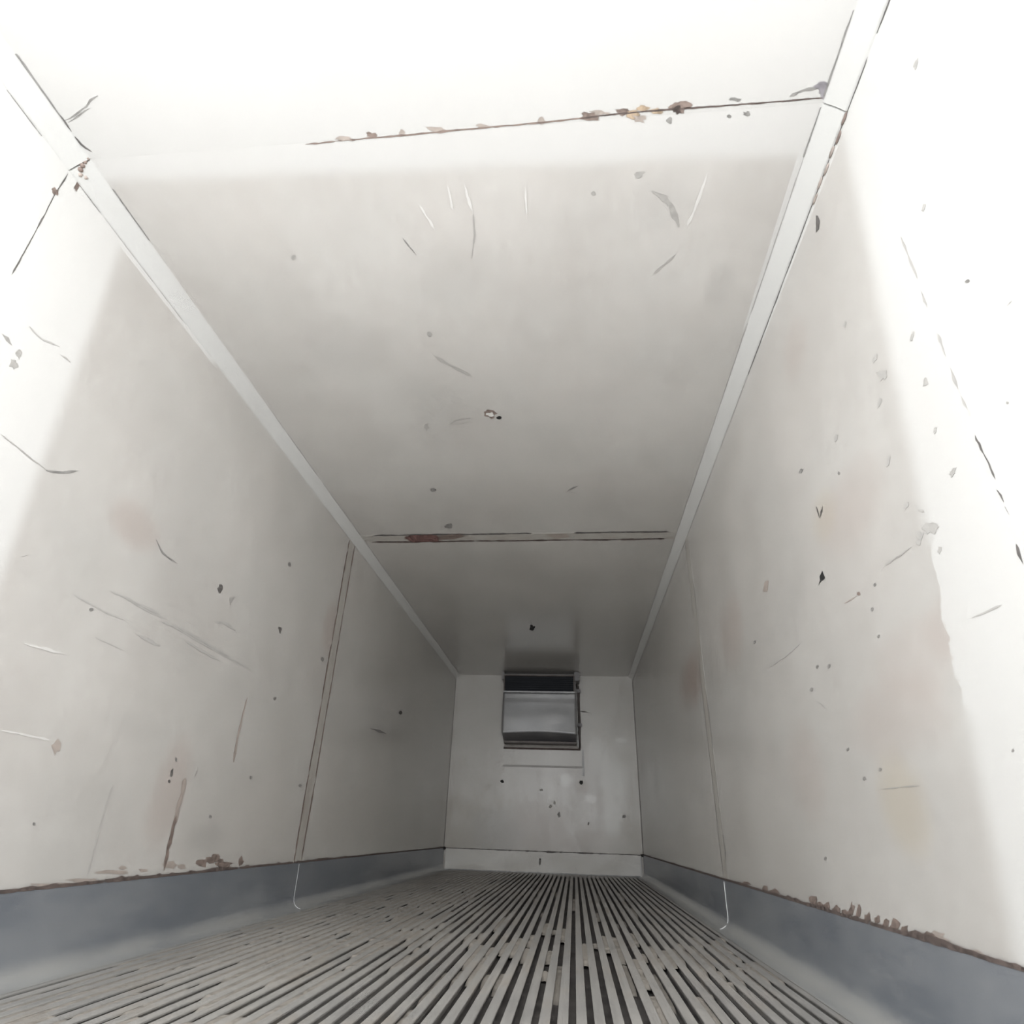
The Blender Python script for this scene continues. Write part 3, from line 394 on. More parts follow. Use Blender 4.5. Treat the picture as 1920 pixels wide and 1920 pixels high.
('R','rust_spot','rust_pale',0,[1.667,0.236,1.657,0.231,1.692,0.233,1.707,0.23,1.733,0.229,1.737,0.233,1.75,0.236,1.726,0.238,1.716,0.241,1.693,0.242,1.673,0.241,1.659,0.239]),
('R','rust_spot','rust_pale',0,[1.584,0.238,1.585,0.235,1.607,0.234,1.624,0.234,1.641,0.234,1.65,0.236,1.642,0.239,1.634,0.241,1.627,0.242,1.611,0.245,1.599,0.243,1.589,0.241]),
('R','rust_spot','rust_pale',0,[1.714,0.248,1.734,0.242,1.754,0.241,1.769,0.24,1.792,0.238,1.785,0.245,1.798,0.249,1.782,0.255,1.765,0.26,1.749,0.257,1.729,0.259,1.741,0.251]),
('B','bolt_hole','black',0,[-0.505,1.012,-0.508,0.998,-0.523,0.992,-0.535,1.001,-0.545,1.011,-0.539,1.024,-0.525,1.029,-0.512,1.023]),
('B','bolt_hole','black',0,[0.52,1.024,0.513,1.01,0.5,1,0.485,1.007,0.478,1.023,0.485,1.039,0.501,1.042,0.515,1.039]),
('B','scuff_mark','grey',1,[-0.431,0.964,-0.449,0.931,-0.447,0.93,-0.427,0.962]),
('B','scuff_mark','grey_dark',1,[0.492,1.901,0.556,1.892,0.62,1.888,0.621,1.892,0.558,1.907,0.492,1.904]),
('B','scuff_mark','grey',0,[0.221,0.647,0.227,0.63,0.219,0.62,0.211,0.619,0.203,0.622,0.2,0.635,0.191,0.647,0.2,0.659,0.206,0.664,0.211,0.676,0.218,0.669,0.224,0.662]),
('B','scuff_mark','grey',0,[1.043,0.647,1.034,0.636,1.02,0.631,1.003,0.633,1.004,0.646,1.007,0.657,1.022,0.663,1.037,0.659]),
('B','scuff_mark','grey',0,[0.587,0.557,0.581,0.545,0.575,0.538,0.568,0.544,0.566,0.556,0.569,0.568,0.576,0.571,0.583,0.569]),
('B','scuff_mark','grey_soft',0,[0.125,0.736,0.116,0.724,0.103,0.716,0.09,0.723,0.085,0.735,0.093,0.744,0.103,0.755,0.118,0.749]),
('B','scuff_mark','grey_soft',0,[0.17,0.78,0.166,0.767,0.157,0.763,0.147,0.765,0.144,0.779,0.147,0.792,0.157,0.798,0.166,0.79]),
('B','scuff_mark','grey_soft',0,[0.004,0.923,0.002,0.914,-0.013,0.913,-0.028,0.914,-0.036,0.922,-0.026,0.93,-0.013,0.936,0.001,0.932]),
]
SOFT = [
('C',1.017,1.768,0.055,0.128,'grey',0.35),
('C',0.738,1.378,0.110,0.106,'grey',0.20),
('C',-0.567,1.970,0.295,0.175,'grey',0.22),
('C',-0.085,1.644,0.171,0.164,'grey',0.12),
('C',-0.841,2.023,0.228,0.222,'grey',0.15),
('C',0.637,1.075,0.097,0.028,'orange',0.35),
('C',0.377,1.083,0.498,0.037,'pink',0.22),
('L',1.894,1.412,0.163,0.090,'pink',0.45),
('L',2.555,0.543,0.131,0.211,'pink',0.50),
('L',2.903,0.369,0.178,0.067,'grey',0.50),
('L',1.903,1.693,0.174,0.115,'grey',0.15),
('L',2.252,0.735,0.262,0.054,'grey',0.15),
('L',2.074,0.482,0.239,0.094,'grey',0.15),
('L',5.733,1.179,0.800,0.175,'grey',0.25),
('L',4.407,1.296,0.482,0.422,'pale',0.20),
('L',3.867,1.614,0.129,0.196,'pink',0.50),
('R',1.827,1.369,0.117,0.090,'yellow',0.45),
('R',1.668,1.304,0.246,0.132,'pink',0.35),
('R',1.365,0.864,0.097,0.072,'pink',0.25),
('R',3.147,1.399,0.244,0.217,'pink',0.50),
('R',4.352,1.406,0.515,0.193,'pink',1.00),
('R',1.776,0.533,0.134,0.131,'yellow',0.55),
('R',1.755,0.725,0.266,0.113,'pink',0.35),
('R',2.422,0.666,0.205,0.185,'pink',0.35),
('R',1.747,2.008,0.126,0.117,'pink',0.30),
('R',1.123,1.366,0.106,0.187,'pink',0.20),
('R',1.575,0.835,0.219,0.093,'pink',0.25),
('R',2.564,1.220,0.583,0.179,'grey',0.15),
('B',0.316,1.050,0.110,0.089,'white',0.60),
('B',0.610,0.834,0.094,0.062,'white',0.50),
('B',0.873,1.014,0.176,0.383,'white',0.35),
('B',0.886,0.589,0.118,0.240,'white',0.40),
('B',0.715,1.328,0.138,0.264,'white',0.30),
('B',1.036,1.544,0.097,0.033,'white',0.60),
('B',0.499,0.973,0.109,0.113,'brown',0.35),
('B',-0.010,0.503,0.403,0.302,'brown',0.25),
('B',-0.579,0.427,0.406,0.301,'grey',0.25),
('B',0.615,0.347,0.459,0.140,'brown',0.25),
('B',0.874,0.327,0.390,0.115,'white',0.15),
]

# soft stains: dirt washed into the paint; each is an ellipse on its wall (centre, radii, tint, strength)
TINT = {'grey': (0.36, 0.35, 0.34), 'pink': (0.50, 0.36, 0.31), 'yellow': (0.60, 0.50, 0.34), 'orange': (0.58, 0.36, 0.17),
        'pale': (0.86, 0.86, 0.84), 'white': (0.92, 0.92, 0.90), 'brown': (0.32, 0.25, 0.20)}
AXES = {'L': (1, 2), 'R': (1, 2), 'C': (0, 1), 'B': (0, 2)}
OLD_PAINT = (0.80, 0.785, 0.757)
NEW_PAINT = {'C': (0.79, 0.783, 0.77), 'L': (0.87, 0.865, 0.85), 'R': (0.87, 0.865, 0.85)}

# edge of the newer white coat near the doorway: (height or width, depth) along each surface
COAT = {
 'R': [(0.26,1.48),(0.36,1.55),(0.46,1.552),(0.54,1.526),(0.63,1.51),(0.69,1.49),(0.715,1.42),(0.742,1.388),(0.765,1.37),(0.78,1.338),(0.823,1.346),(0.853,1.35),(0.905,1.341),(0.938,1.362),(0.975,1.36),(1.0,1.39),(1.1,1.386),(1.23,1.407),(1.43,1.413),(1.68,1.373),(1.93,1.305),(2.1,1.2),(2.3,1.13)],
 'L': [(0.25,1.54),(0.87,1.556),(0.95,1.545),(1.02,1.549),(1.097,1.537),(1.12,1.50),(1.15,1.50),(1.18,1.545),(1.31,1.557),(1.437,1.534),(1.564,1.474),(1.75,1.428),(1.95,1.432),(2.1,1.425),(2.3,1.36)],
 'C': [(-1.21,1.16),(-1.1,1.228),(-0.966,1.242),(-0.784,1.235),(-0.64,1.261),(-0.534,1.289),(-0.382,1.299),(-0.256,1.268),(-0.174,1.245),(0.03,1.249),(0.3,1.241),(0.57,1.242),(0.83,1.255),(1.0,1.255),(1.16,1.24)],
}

def paint_material(name, surf, ylo, yhi):
    """glossy gel-coat paint with grime, soft stains and (towards the doorway) a newer white coat"""
    t = NT(name)
    ia, ib = AXES[surf]
    X = t.xyz()
    tri = t.noise(1.8, detail=4, rough=0.62, rgb=True)                    # three independent blotch patterns
    streak = t.noise(1.0, {'L': (1, 2.4, 1.6), 'R': (1, 2.4, 1.6), 'C': (3.0, 0.9, 1), 'B': (4.0, 1, 0.7)}[surf], detail=4, rough=0.62, off=(3, 1, 7))
    fine = t.noise(38, {'C': (1, .35, 1), 'B': (1.4, 1, .5)}.get(surf, (1, 1, .5)), detail=2, off=(5, 5, 5))
    c = t.mix(t.ramp(tri[0], 0.3, 0.7, smooth=False), OLD_PAINT, tuple(v * 0.845 for v in OLD_PAINT))
    c = t.mix(t.ramp(streak, 0.3, 0.75, 0, 0.26, smooth=False), c, (0.47, 0.44, 0.41))
    c = t.mix(t.ramp(fine, 0.3, 0.8, 0, 0.22, smooth=False), c, (0.45, 0.42, 0.39))
    c = t.mix(t.ramp(tri[1], 0.3, 0.75, 0, 0.13, smooth=False), c, (0.66, 0.55, 0.50))
    if surf == 'B':
        g = t.noise(6, (1, 1, .6), detail=5, rough=.7, off=(2, 0, 1))
        c = t.mix(t.ramp(t.math('ADD', g, t.ramp(X[2], 0.2, 1.4, 0.14, -0.1)), 0.42, 0.66, 0, 0.6), c, (0.42, 0.38, 0.33))
    for (s, a, b, ra, rb, tint, k) in SOFT:
        depth = {'L': a, 'R': a, 'C': b, 'B': L}[s]
        if s != surf or not (ylo - 0.35 <= depth <= yhi + 0.35): continue
        da = t.math('MULTIPLY', t.math('SUBTRACT', X[ia], a), 1 / ra)
        db = t.math('MULTIPLY', t.math('SUBTRACT', X[ib], b), 1 / rb)
        d2 = t.math('ADD', t.math('MULTIPLY', da, da), t.math('MULTIPLY', db, db))
        d2 = t.math('ADD', d2, t.math('MULTIPLY', t.math('SUBTRACT', streak, 0.5), 2.2))
        c = t.mix(t.ramp(d2, 0.0, 1.4, min(1.0, k * (1.6 if surf == 'B' else 0.6)), 0.0), c, TINT[tint])
    rough = t.ramp(streak, 0.1, 0.9, 0.13 if surf == 'C' else 0.17, 0.22 if surf == 'C' else 0.30, smooth=False)
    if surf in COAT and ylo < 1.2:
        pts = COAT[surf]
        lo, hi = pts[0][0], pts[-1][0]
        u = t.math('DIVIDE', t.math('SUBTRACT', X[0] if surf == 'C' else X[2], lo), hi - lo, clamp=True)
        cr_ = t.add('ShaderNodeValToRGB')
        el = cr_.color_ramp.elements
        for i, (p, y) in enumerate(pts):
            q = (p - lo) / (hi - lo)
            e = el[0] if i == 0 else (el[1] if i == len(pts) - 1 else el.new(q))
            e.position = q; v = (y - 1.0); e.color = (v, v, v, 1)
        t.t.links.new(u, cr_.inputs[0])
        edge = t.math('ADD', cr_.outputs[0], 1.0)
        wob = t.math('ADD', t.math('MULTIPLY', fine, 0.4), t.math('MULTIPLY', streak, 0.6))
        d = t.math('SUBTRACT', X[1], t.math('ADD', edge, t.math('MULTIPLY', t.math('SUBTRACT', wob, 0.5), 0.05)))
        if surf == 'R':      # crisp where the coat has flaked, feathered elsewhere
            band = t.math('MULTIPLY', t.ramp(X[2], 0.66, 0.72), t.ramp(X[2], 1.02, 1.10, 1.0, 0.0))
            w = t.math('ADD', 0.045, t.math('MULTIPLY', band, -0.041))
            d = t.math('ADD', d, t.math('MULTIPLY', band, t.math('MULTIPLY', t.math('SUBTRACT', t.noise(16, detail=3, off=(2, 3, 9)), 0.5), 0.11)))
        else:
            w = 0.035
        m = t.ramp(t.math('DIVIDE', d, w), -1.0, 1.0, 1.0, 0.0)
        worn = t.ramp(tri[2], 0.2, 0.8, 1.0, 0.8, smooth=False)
        c = t.mix(t.math('MULTIPLY', m, worn), c, (0.76, 0.753, 0.74) if surf == 'C' and ylo < 0 else NEW_PAINT[surf])  # ceiling coat nearest the doorway is toned down to offset strong light there
    return t.out(c, rough, 0.0)

MARK = {
 'black': stain('mark_black', (0.03, 0.03, 0.03), soft=.25), 'grey_dark': stain('mark_dark_grey', (0.16, 0.15, 0.145), var=.3, soft=.35),
 'grey': stain('mark_grey', (0.32, 0.31, 0.30), var=.25), 'grey_soft': stain('mark_soft_grey', (0.48, 0.465, 0.445), var=.12),
 'grey_pale': stain('mark_pale_grey', (0.57, 0.555, 0.535), var=.08), 'pale': stain('mark_pale', (0.815, 0.80, 0.775), var=.04),
 'brown': stain('rust_dark', (0.135, 0.105, 0.096), 0.8, var=.4, soft=.4), 'rust': stain('rust_mid', (0.27, 0.21, 0.185), 0.85, var=.35),
 'rust_pale': stain('rust_light', (0.49, 0.425, 0.385), 0.8, var=.15, soft=.6), 'orange': stain('rust_orange', (0.50, 0.385, 0.28), 0.85, var=.3, soft=.6),
 'slate': stain('stain_slate', (0.36, 0.34, 0.37), 0.7, var=.3, soft=.6), 'red': stain('rust_red', (0.22, 0.12, 0.11), 0.85, var=.4),
}
SOLID = {'brown': plain('rust_dark_solid', (0.14, 0.11, 0.10), .85, var=.4), 'rust': plain('rust_solid', (0.29, 0.225, 0.20), .85, var=.35),
 'rust_pale': plain('rust_light_solid', (0.50, 0.43, 0.39), .85, var=.2), 'black': plain('grime_black', (.04, .038, .036), .8), 'grey': plain('seal_grey', (.33, .32, .31), .7),
 'grey_pale': plain('trim_grey', (.58, .565, .545), .5, var=.08)}
core_mat = plain('insulation_core', (0.30, 0.26, 0.20), 0.9)
gap_mat = plain('joint_dirt', (0.10, 0.085, 0.08), 0.9, var=.5)
def strip_material():
    t = NT('joint_strip_paint')
    n = t.noise(5, (2, 2, .6), detail=5, rough=.7)
    c = t.mix(t.ramp(n, 0.4, 0.75, 0, .6), (0.64, 0.62, 0.58), (0.44, 0.37, 0.33))
    return t.out(c, 0.4)
strip_mat = strip_material()
def cove_material():
    t = NT('cove_paint')
    n = t.noise(4, (1, .4, 1), detail=4)
    c = t.mix(t.ramp(n, 0.45, 0.75, 0, .35), (0.79, 0.79, 0.775), (0.70, 0.69, 0.67))
    return t.out(c, 0.35)
cove_mat = cove_material()
def scuff_material(name, a, b, dirt, rough=0.36, metal=0.35, wear=True):
    t = NT(name)
    n = t.noise(3, (1, .5, 1.5), detail=6, rough=.65)
    f = t.noise(45, (1, .12, 1), detail=4, off=(2, 2, 2))
    c = t.mix(t.ramp(n, 0.35, 0.68), a, b)
    c = t.mix(t.ramp(f, 0.5, 0.8, 0, .35), c, dirt)
    if wear:
        m = t.math('MULTIPLY', t.ramp(t.xyz()[2], 0.010, 0.065, 0.9, 0.0), t.ramp(n, 0.2, 0.6, 0.4, 1.0))
        c = t.mix(m, c, (0.60, 0.60, 0.585))
    t.bump(f, 0.15, 0.002)
    return t.out(c, rough, metal)
scuff_mat = scuff_material('scuff_plate_metal', (0.255, 0.28, 0.325), (0.39, 0.41, 0.445), (0.48, 0.49, 0.50))
end_scuff_mat = scuff_material('end_scuff_paint', (0.72, 0.70, 0.66), (0.88, 0.87, 0.84), (0.50, 0.46, 0.40), 0.4, 0.0, False)
def rib_material():
    t = NT('floor_aluminium')
    n = t.noise(1.6, (1.2, .7, 1), detail=6, rough=.65)
    f = t.noise(60, (1, .03, 1), detail=3)
    d = t.noise(7, (1, .5, 1), detail=5, off=(8, 3, 3))
    c = t.mix(t.ramp(n, 0.35, 0.68), (0.43, 0.425, 0.415), (0.58, 0.565, 0.54))
    c = t.mix(t.ramp(f, 0.45, 0.75, 0, .35), c, (0.28, 0.27, 0.26))
    c = t.mix(t.ramp(d, 0.5, 0.72, 0, .55), c, (0.40, 0.35, 0.295))
    t.bump(f, 0.1, 0.001)
    return t.out(c, t.ramp(d, .4, .7, .42, .65), 0.25)
rib_mat = rib_material()
pan_mat = plain('floor_pan_grime', (0.10, 0.093, 0.09), 0.8, 0.0, var=.4, scale=12)
dirt_mat = plain('groove_dirt', (0.33, 0.305, 0.275), 0.9, var=.25, scale=40)
def metal_material(name, a, b, rough, metal=1.0):
    t = NT(name)
    n = t.noise(5, detail=5)
    c = t.mix(t.ramp(n, .35, .7), a, b)
    t.bump(t.noise(9, detail=2), 0.12, 0.004)
    return t.out(c, rough, metal)
sheet_mat = metal_material('unit_sheet_metal', (0.43, 0.435, 0.445), (0.50, 0.50, 0.505), 0.5, 0.6)
unit_dark_mat = metal_material('unit_dark_metal', (0.26, 0.255, 0.265), (0.36, 0.35, 0.35), 0.5, 0.2)
fin_mat = metal_material('grille_fin_metal', (0.018, 0.022, 0.031), (0.028, 0.033, 0.044), 0.55, 0.0)
pipe_mat = metal_material('pipe_metal', (0.12, 0.105, 0.10), (0.20, 0.18, 0.17), 0.5, 0.4)
seal_mat = plain('white_sealant', (0.72, 0.73, 0.74), 0.5)

# ------------------------------------------------------------------ walls, ceiling, end wall
roots = {}
for surf, name in (('L', 'wall_left'), ('R', 'wall_right')):
    s = -1 if surf == 'L' else 1
    w = structure(box(name, (s * (HW + T), Y0, -0.09), (s * (HW + 0.08), L + 0.08, H + 0.0), core_mat))
    roots[surf] = w
    for i, (a, b) in enumerate([(Y0, J1 - 0.0002), (J1 + 0.0002, 3.995), (3.999, L)]):
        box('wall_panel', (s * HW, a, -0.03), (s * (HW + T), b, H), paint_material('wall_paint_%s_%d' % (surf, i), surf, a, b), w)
c = structure(box('ceiling', (-HW - 0.08, Y0, H + T), (HW + 0.08, L + 0.08, H + 0.09), core_mat))
roots['C'] = c
for i, (a, b) in enumerate([(Y0, J1 - 0.0002), (J1 + 0.0002, 4.03), (4.034, L)]):
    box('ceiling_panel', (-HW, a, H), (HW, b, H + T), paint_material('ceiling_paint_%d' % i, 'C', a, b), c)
wb = structure(box('wall_back', (-HW, L + T, -0.09), (HW, L + 0.08, H), core_mat))
roots['B'] = wb
box('wall_panel', (-HW, L, -0.03), (HW, L + T, H), paint_material('wall_paint_B', 'B', -9, 99), wb)

# cover strips over the second joint, with the dirt caught along both edges
def jag_line(name, surf, y, lo, hi, w, mat, parent, step=0.03, off=0.0012, seed=0, gaps=0.0):
    """thin uneven line of dirt running across a surface at depth y (along z on walls, along x on the ceiling)"""
    rnd = random.Random(seed)
    n = int((hi - lo) / step)
    i = 0
    while i < n:
        m = min(n - i, rnd.randint(8, 26))
        a = []; b = []
        for k in range(m + 1):
            u = lo + (i + k) * (hi - lo) / n
            cs = 0.0025 * math.sin(u * 9 + seed) + rnd.uniform(-.0015, .0015)
            ww = w * rnd.uniform(.45, 1.25) * (.35 if k in (0, m) else 1)
            a.append((u, y + cs + ww / 2)); b.append((u, y + cs - ww / 2))
        if rnd.random() >= gaps:
            decal(name, surf, [(p[1], p[0]) if surf in 'LR' else p for p in a + b[::-1]], mat, parent, 1, off)
        i += m

def place(surf, a, b, d):
    """point on a surface's plane, d metres into the room"""
    if surf == 'L': return (-HW + d, a, b)
    if surf == 'R': return (HW - d, a, b)
    if surf == 'C': return (a, b, H - d)
    return (a, L - d, b)

DECALS = [0]
def decal(name, surf, pts, mat, parent, strip=0, off=0.0008, grow=1.3):
    """film of dirt on a surface; the vertex attribute 'fade' is 1 along its middle and 0 on its rim"""
    DECALS[0] += 1
    off += (DECALS[0] % 16) * 0.00004
    n = len(pts)
    if strip:
        h = n // 2
        A = pts[:h]; B = pts[h:][::-1]
        V, fade, F = [], [], []
        for i in range(h):
            cx, cy = (A[i][0] + B[i][0]) / 2, (A[i][1] + B[i][1]) / 2
            for p, fd in ((A[i], 0), ((cx, cy), 1), (B[i], 0)):
                V.append(place(surf, cx + (p[0] - cx) * grow, cy + (p[1] - cy) * grow, off)); fade.append(fd if 0 < i < h - 1 else fd * .3)
        for i in range(h - 1):
            q = 3 * i
            F += [[q, q + 1, q + 4, q + 3], [q + 1, q + 2, q + 5, q + 4]]
    else:
        cx, cy = sum(p[0] for p in pts) / n, sum(p[1] for p in pts) / n
        V = [place(surf, cx + (a - cx) * grow, cy + (b_ - cy) * grow, off) for a, b_ in pts]
        V += [place(surf, cx + (a - cx) * grow * .5, cy + (b_ - cy) * grow * .5, off) for a, b_ in pts] + [place(surf, cx, cy, off)]
        fade = [0] * n + [.8] * n + [1]
        F = [[i, (i + 1) % n, n + (i + 1) % n, n + i] for i in range(n)] + [[n + i, n + (i + 1) % n, 2 * n] for i in range(n)]
    me = mesh_of(name, V, F)
    if len(me.vertices) == len(fade):
        at = me.attributes.new('fade', 'FLOAT', 'POINT')
        at.data.foreach_set('value', [float(v) for v in fade])
    return link(name, me, mat, parent)

for surf in 'LR':
    s = -1 if surf == 'L' else 1
    sh = {'L': -0.02, 'R': -0.03}[surf]
    a, b = J2A + sh, J2B + sh
    st = box('joint_strip', (s * (HW - 0.0013), a, SC), (s * (HW + 0.004), b, H - CV * .6), strip_mat, roots[surf], 0.0006)
    for k, y in enumerate((a, b)):
        jag_line('dirt_line', surf, y, SC, H - CV, 0.017 if surf == 'L' else 0.010, MARK['rust' if surf == 'L' else 'grey'], roots[surf], seed=3 * k + (5 if surf == 'L' else 1), off=0.0019, gaps=0.04 if surf == 'L' else .18)
st = box('joint_strip', (-HW + CV, 3.975, H - 0.0013), (HW - CV, 4.095, H + 0.004), strip_mat, roots['C'], 0.0006)
jag_line('dirt_line', 'C', 3.975, -1.08, 1.12, 0.022, MARK['grey_dark'], roots['C'], seed=4, off=0.0019, gaps=.3)
jag_line('dirt_line', 'C', 4.095, -1.12, 1.10, 0.026, MARK['brown'], roots['C'], seed=8, off=0.0019, gaps=.05)
decal('rust_spot', 'C', [(-0.80, 3.985), (-0.62, 3.98), (-0.58, 4.03), (-0.60, 4.09), (-0.79, 4.088), (-0.83, 4.03)], MARK['red'], roots['C'], 0, 0.0023)
decal('rust_spot', 'C', [(-0.56, 3.99), (-0.42, 3.97), (-0.38, 4.0), (-0.47, 4.05), (-0.57, 4.06)], MARK['rust'], roots['C'], 0, 0.0023)
decal('rust_spot', 'C', [(0.24, 4.0), (0.36, 3.98), (0.40, 4.04), (0.30, 4.07)], MARK['rust_pale'], roots['C'], 0, 0.0023)

# cove mouldings between walls and ceiling
for i, s in ((1, -1), (2, 1)):
    e = bpy.data.objects.new('trim_%d' % i, None); COL.objects.link(e); structure(e)
    e.location = (s * HW, Y0, H)
    for a, b in ((Y0, J1 - 0.003), (J1 + 0.003, 4.03), (4.036, L)):
        pr = [(HW, H), (HW, H - CV), (HW - 0.007, H - CV + 0.001)]
        for k in range(1, 8):
            q = k / 8
            sag = 0.003 * math.sin(math.pi * q)
            x = HW - 0.007 - (CV - 0.007) * q; z = H - CV + 0.001 + (CV - 0.008) * q
            pr.append((x + sag * .7, z + sag * .7))
        pr += [(HW - CV + 0.001, H - 0.007), (HW - CV, H)]
        me = extrude_profile('cove_moulding', [(s * x, z) for x, z in pr], a, b)
        o = link('cove_moulding', me, cove_mat, e); o.matrix_parent_inverse = e.matrix_world.inverted()
        o.location = (0, 0, 0)
        o.matrix_parent_inverse = Matrix.Translation((-s * HW, -Y0, -H))
    # old sealant along both edges, dirty and broken in places
    for edge in ('ceiling', 'wall'):
        rnd = random.Random(i * 7 + (edge == 'wall'))
        y = Y0
        while y < L - 0.05:
            ln = rnd.uniform(.5, 1.6) if y > 1.2 else rnd.uniform(.1, .3)
            y2 = min(L, y + ln)
            n = max(2, int((y2 - y) / 0.05))
            near = y < 1.25
            wd = (0.0026 if near else 0.0012) * (1.0 if s > 0 or edge == 'ceiling' else .7)
            pa, pb = [], []
            for k in range(n + 1):
                yy = y + (y2 - y) * k / n
                j = rnd.uniform(.5, 1.5) * (2.0 if near and rnd.random() < .2 else 1)
                if edge == 'ceiling':
                    xx = s * (HW - CV - 0.0015); pa.append((xx + wd * j, yy)); pb.append((xx - wd * j, yy))
                else:
                    zz = H - CV - 0.0015; pa.append((yy, zz + wd * j)); pb.append((yy, zz - wd * j))
            skip = .15 if (s > 0 or edge == 'ceiling') else .55
            if rnd.random() > skip:
                dm = MARK['grey_dark'] if (near and s > 0 and edge == 'wall') else (MARK['grey'] if near else MARK['grey_soft'])
                surf = 'C' if edge == 'ceiling' else ('L' if s < 0 else 'R')
                o = decal('sealant_line', surf, pa + pb[::-1], dm, roots[surf], 1, 0.0012)
            y = y2 + rnd.uniform(0, .06)

# rust at the ends of the first joint, on the mouldings
def lump(name, c, r, mat, parent, seed, squash=(1, 1, 1)):
    bm = bmesh.new(); bmesh.ops.create_icosphere(bm, subdivisions=2, radius=1.0)
    for v in bm.verts:
        k = 1 + .45 * noise.noise(v.co * 1.7 + Vector((seed, 0, 0)))
        v.co = Vector((c[0] + v.co.x * r * k * squash[0], c[1] + v.co.y * r * k * squash[1], c[2] + v.co.z * r * k * squash[2]))
    me = bpy.data.meshes.new(name); bm.to_mesh(me); bm.free()
    for p in me.polygons: p.use_smooth = True
    return link(name, me, mat, parent)
for k, (f, yy, r, m) in enumerate([(.08, 1.08, .006, 'rust'), (.25, 1.085, .007, 'rust'), (.42, 1.09, .009, 'rust'), (.58, 1.097, .009, 'rust'), (.72, 1.11, .008, 'rust_pale'), (.6, 1.125, .007, 'rust_pale')]):
    lump('rust_lump', (-HW + CV * (1 - f) , yy, H - CV * f), r, SOLID[m], roots['C'], k, (.9, 1, .9))
for k in range(6):
    f = k / 6
    lump('rust_lump', (HW - 0.003, 1.10 + 0.05 * k, H - CV - 0.004 - .008 * (k % 2)), .008, SOLID['rust_pale' if k > 1 else 'rust'], roots['R'], k + 20, (.4, 2.6, .7))

# marks on the painted surfaces
for (surf, name, tone, strip, flat) in MARKS:
    pts = [(flat[i], flat[i + 1]) for i in range(0, len(flat), 2)]
    hi = 0.0016 if name.endswith('2') else 0.0008
    if surf in 'LR':
        pts = [(a, max(b, SC + .002)) for a, b in pts]
    decal(name.rstrip('2'), surf, pts, MARK[tone], roots[surf], strip, hi)

# ------------------------------------------------------------------ scuff plates along the foot of the walls
for surf, name in (('L', 'baseboard_left'), ('R', 'baseboard_right')):
    s = -1 if surf == 'L' else 1
    P = 0.007
    pr = [(HW, SC), (HW - P + 0.002, SC), (HW - P, SC - 0.002)]
    R = 0.055
    for k in range(9):
        q = k / 8 * math.pi / 2
        pr.append((HW - P - R + R * math.cos(q), 0.004 + R - R * math.sin(q)))
    pr += [(HW - P - R - 0.02, 0.004), (HW - P - R - 0.02, 0.0005), (HW, 0.0005)]
    e = bpy.data.objects.new(name, None); COL.objects.link(e); structure(e)
    for a, b in ((Y0, 4.0), (4.002, L)):
        link('scuff_plate', extrude_profile('scuff_plate', [(s * x, z) for x, z in pr], a, b), scuff_mat, e)
    # white sealant on the plate joint
    pth = [(s * (HW - P - 0.0005), 3.995, SC - 0.01), (s * (HW - P - 0.0005), 4.0, 0.15), (s * (HW - P - 0.0005), 4.0, 0.06)] + \
          [(s * (HW - P - R + R * math.cos(q)), 4.0, 0.0045 + R - R * math.sin(q)) for q in (.4, .8, 1.2, 1.5)]
    tube('sealant_bead', pth, 0.003 if s > 0 else 0.0014, seal_mat, e, 6)
    # grime built up on the upper edge of the plate
    rnd = random.Random(31 + s)
    y = 0.2
    while y < L - 0.01:
        y2 = min(L, y + rnd.uniform(.5, 1.2)); n = max(3, int((y2 - y) / .022))
        pa, pb = [], []
        for k in range(n + 1):
            yy = y + (y2 - y) * k / n
            h = 0.006 + 0.012 * max(0, noise.noise(Vector((yy * 3.1, s * 4, 0)))) + 0.006 * max(0, noise.noise(Vector((yy * 22, s * 4, 3)))) * (2.0 if s < 0 else 1.4)
            pa.append((yy, SC + h)); pb.append((yy, SC - 0.002 - .003 * max(0, noise.noise(Vector((yy * 15, s, 9))))))
        decal('grime_line', surf, pa + pb[::-1], MARK['brown'], roots[surf], 1, 0.0078)
        y = y2
bb = bpy.data.objects.new('baseboard_back', None); COL.objects.link(bb); structure(bb)
box('scuff_plate', (-HW + 0.03, L - 0.010, 0.0), (HW - 0.03, L, SC - 0.003), end_scuff_mat, bb, 0.002)
rnd = random.Random(77)
pa, pb = [], []
for k in range(90):
    x = -HW + .02 + k * (2 * HW - .04) / 89
    amp = 0.004 + 0.018 * max(0, noise.noise(Vector((x * 5, 1, 0)))) + .012 * max(0, noise.noise(Vector((x * 19, 1, 3))))
    pa.append((x, SC + amp * .4)); pb.append((x, SC - amp))
decal('grime_line', 'B', pa + pb[::-1], MARK['grey_dark'], wb, 1, 0.0112)
decal('scuff_mark', 'B', [(-0.03, 0.155), (-0.012, 0.15), (-0.015, 0.10), (-0.03, 0.09), (-0.035, .12)], MARK['grey_dark'], bb, 0, 0.0112)
for s in (-1, 1):
    lump('rust_lump', (s * (HW - 0.012), L - 0.012, SC - 0.005), 0.022, SOLID['black'], wb, 40 + s, (1, 1, .8))
tube('sealant_bead', [(HW - 0.035, L - 0.012, SC - .02), (HW - 0.033, L - 0.013, 0.1), (HW - 0.04, L - 0.014, 0.02)], 0.008, seal_mat, bb, 8)
tube('sealant_bead', [(HW - 0.05, L - 0.013, 0.008), (0, L - 0.013, 0.008), (-HW + 0.05, L - 0.013, 0.008)], 0.006, seal_mat, bb, 8)
# dark line in the corners of the end wall
for s in (-1, 1):
    tube('corner_seal', [(s * (HW - 0.001), L - 0.001, SC), (s * (HW - .001), L - .001, 1.2), (s * (HW - 0.001), L - 0.001, H - .05)], 0.006 if s > 0 else 0.004, SOLID['grey'], wb, 6)

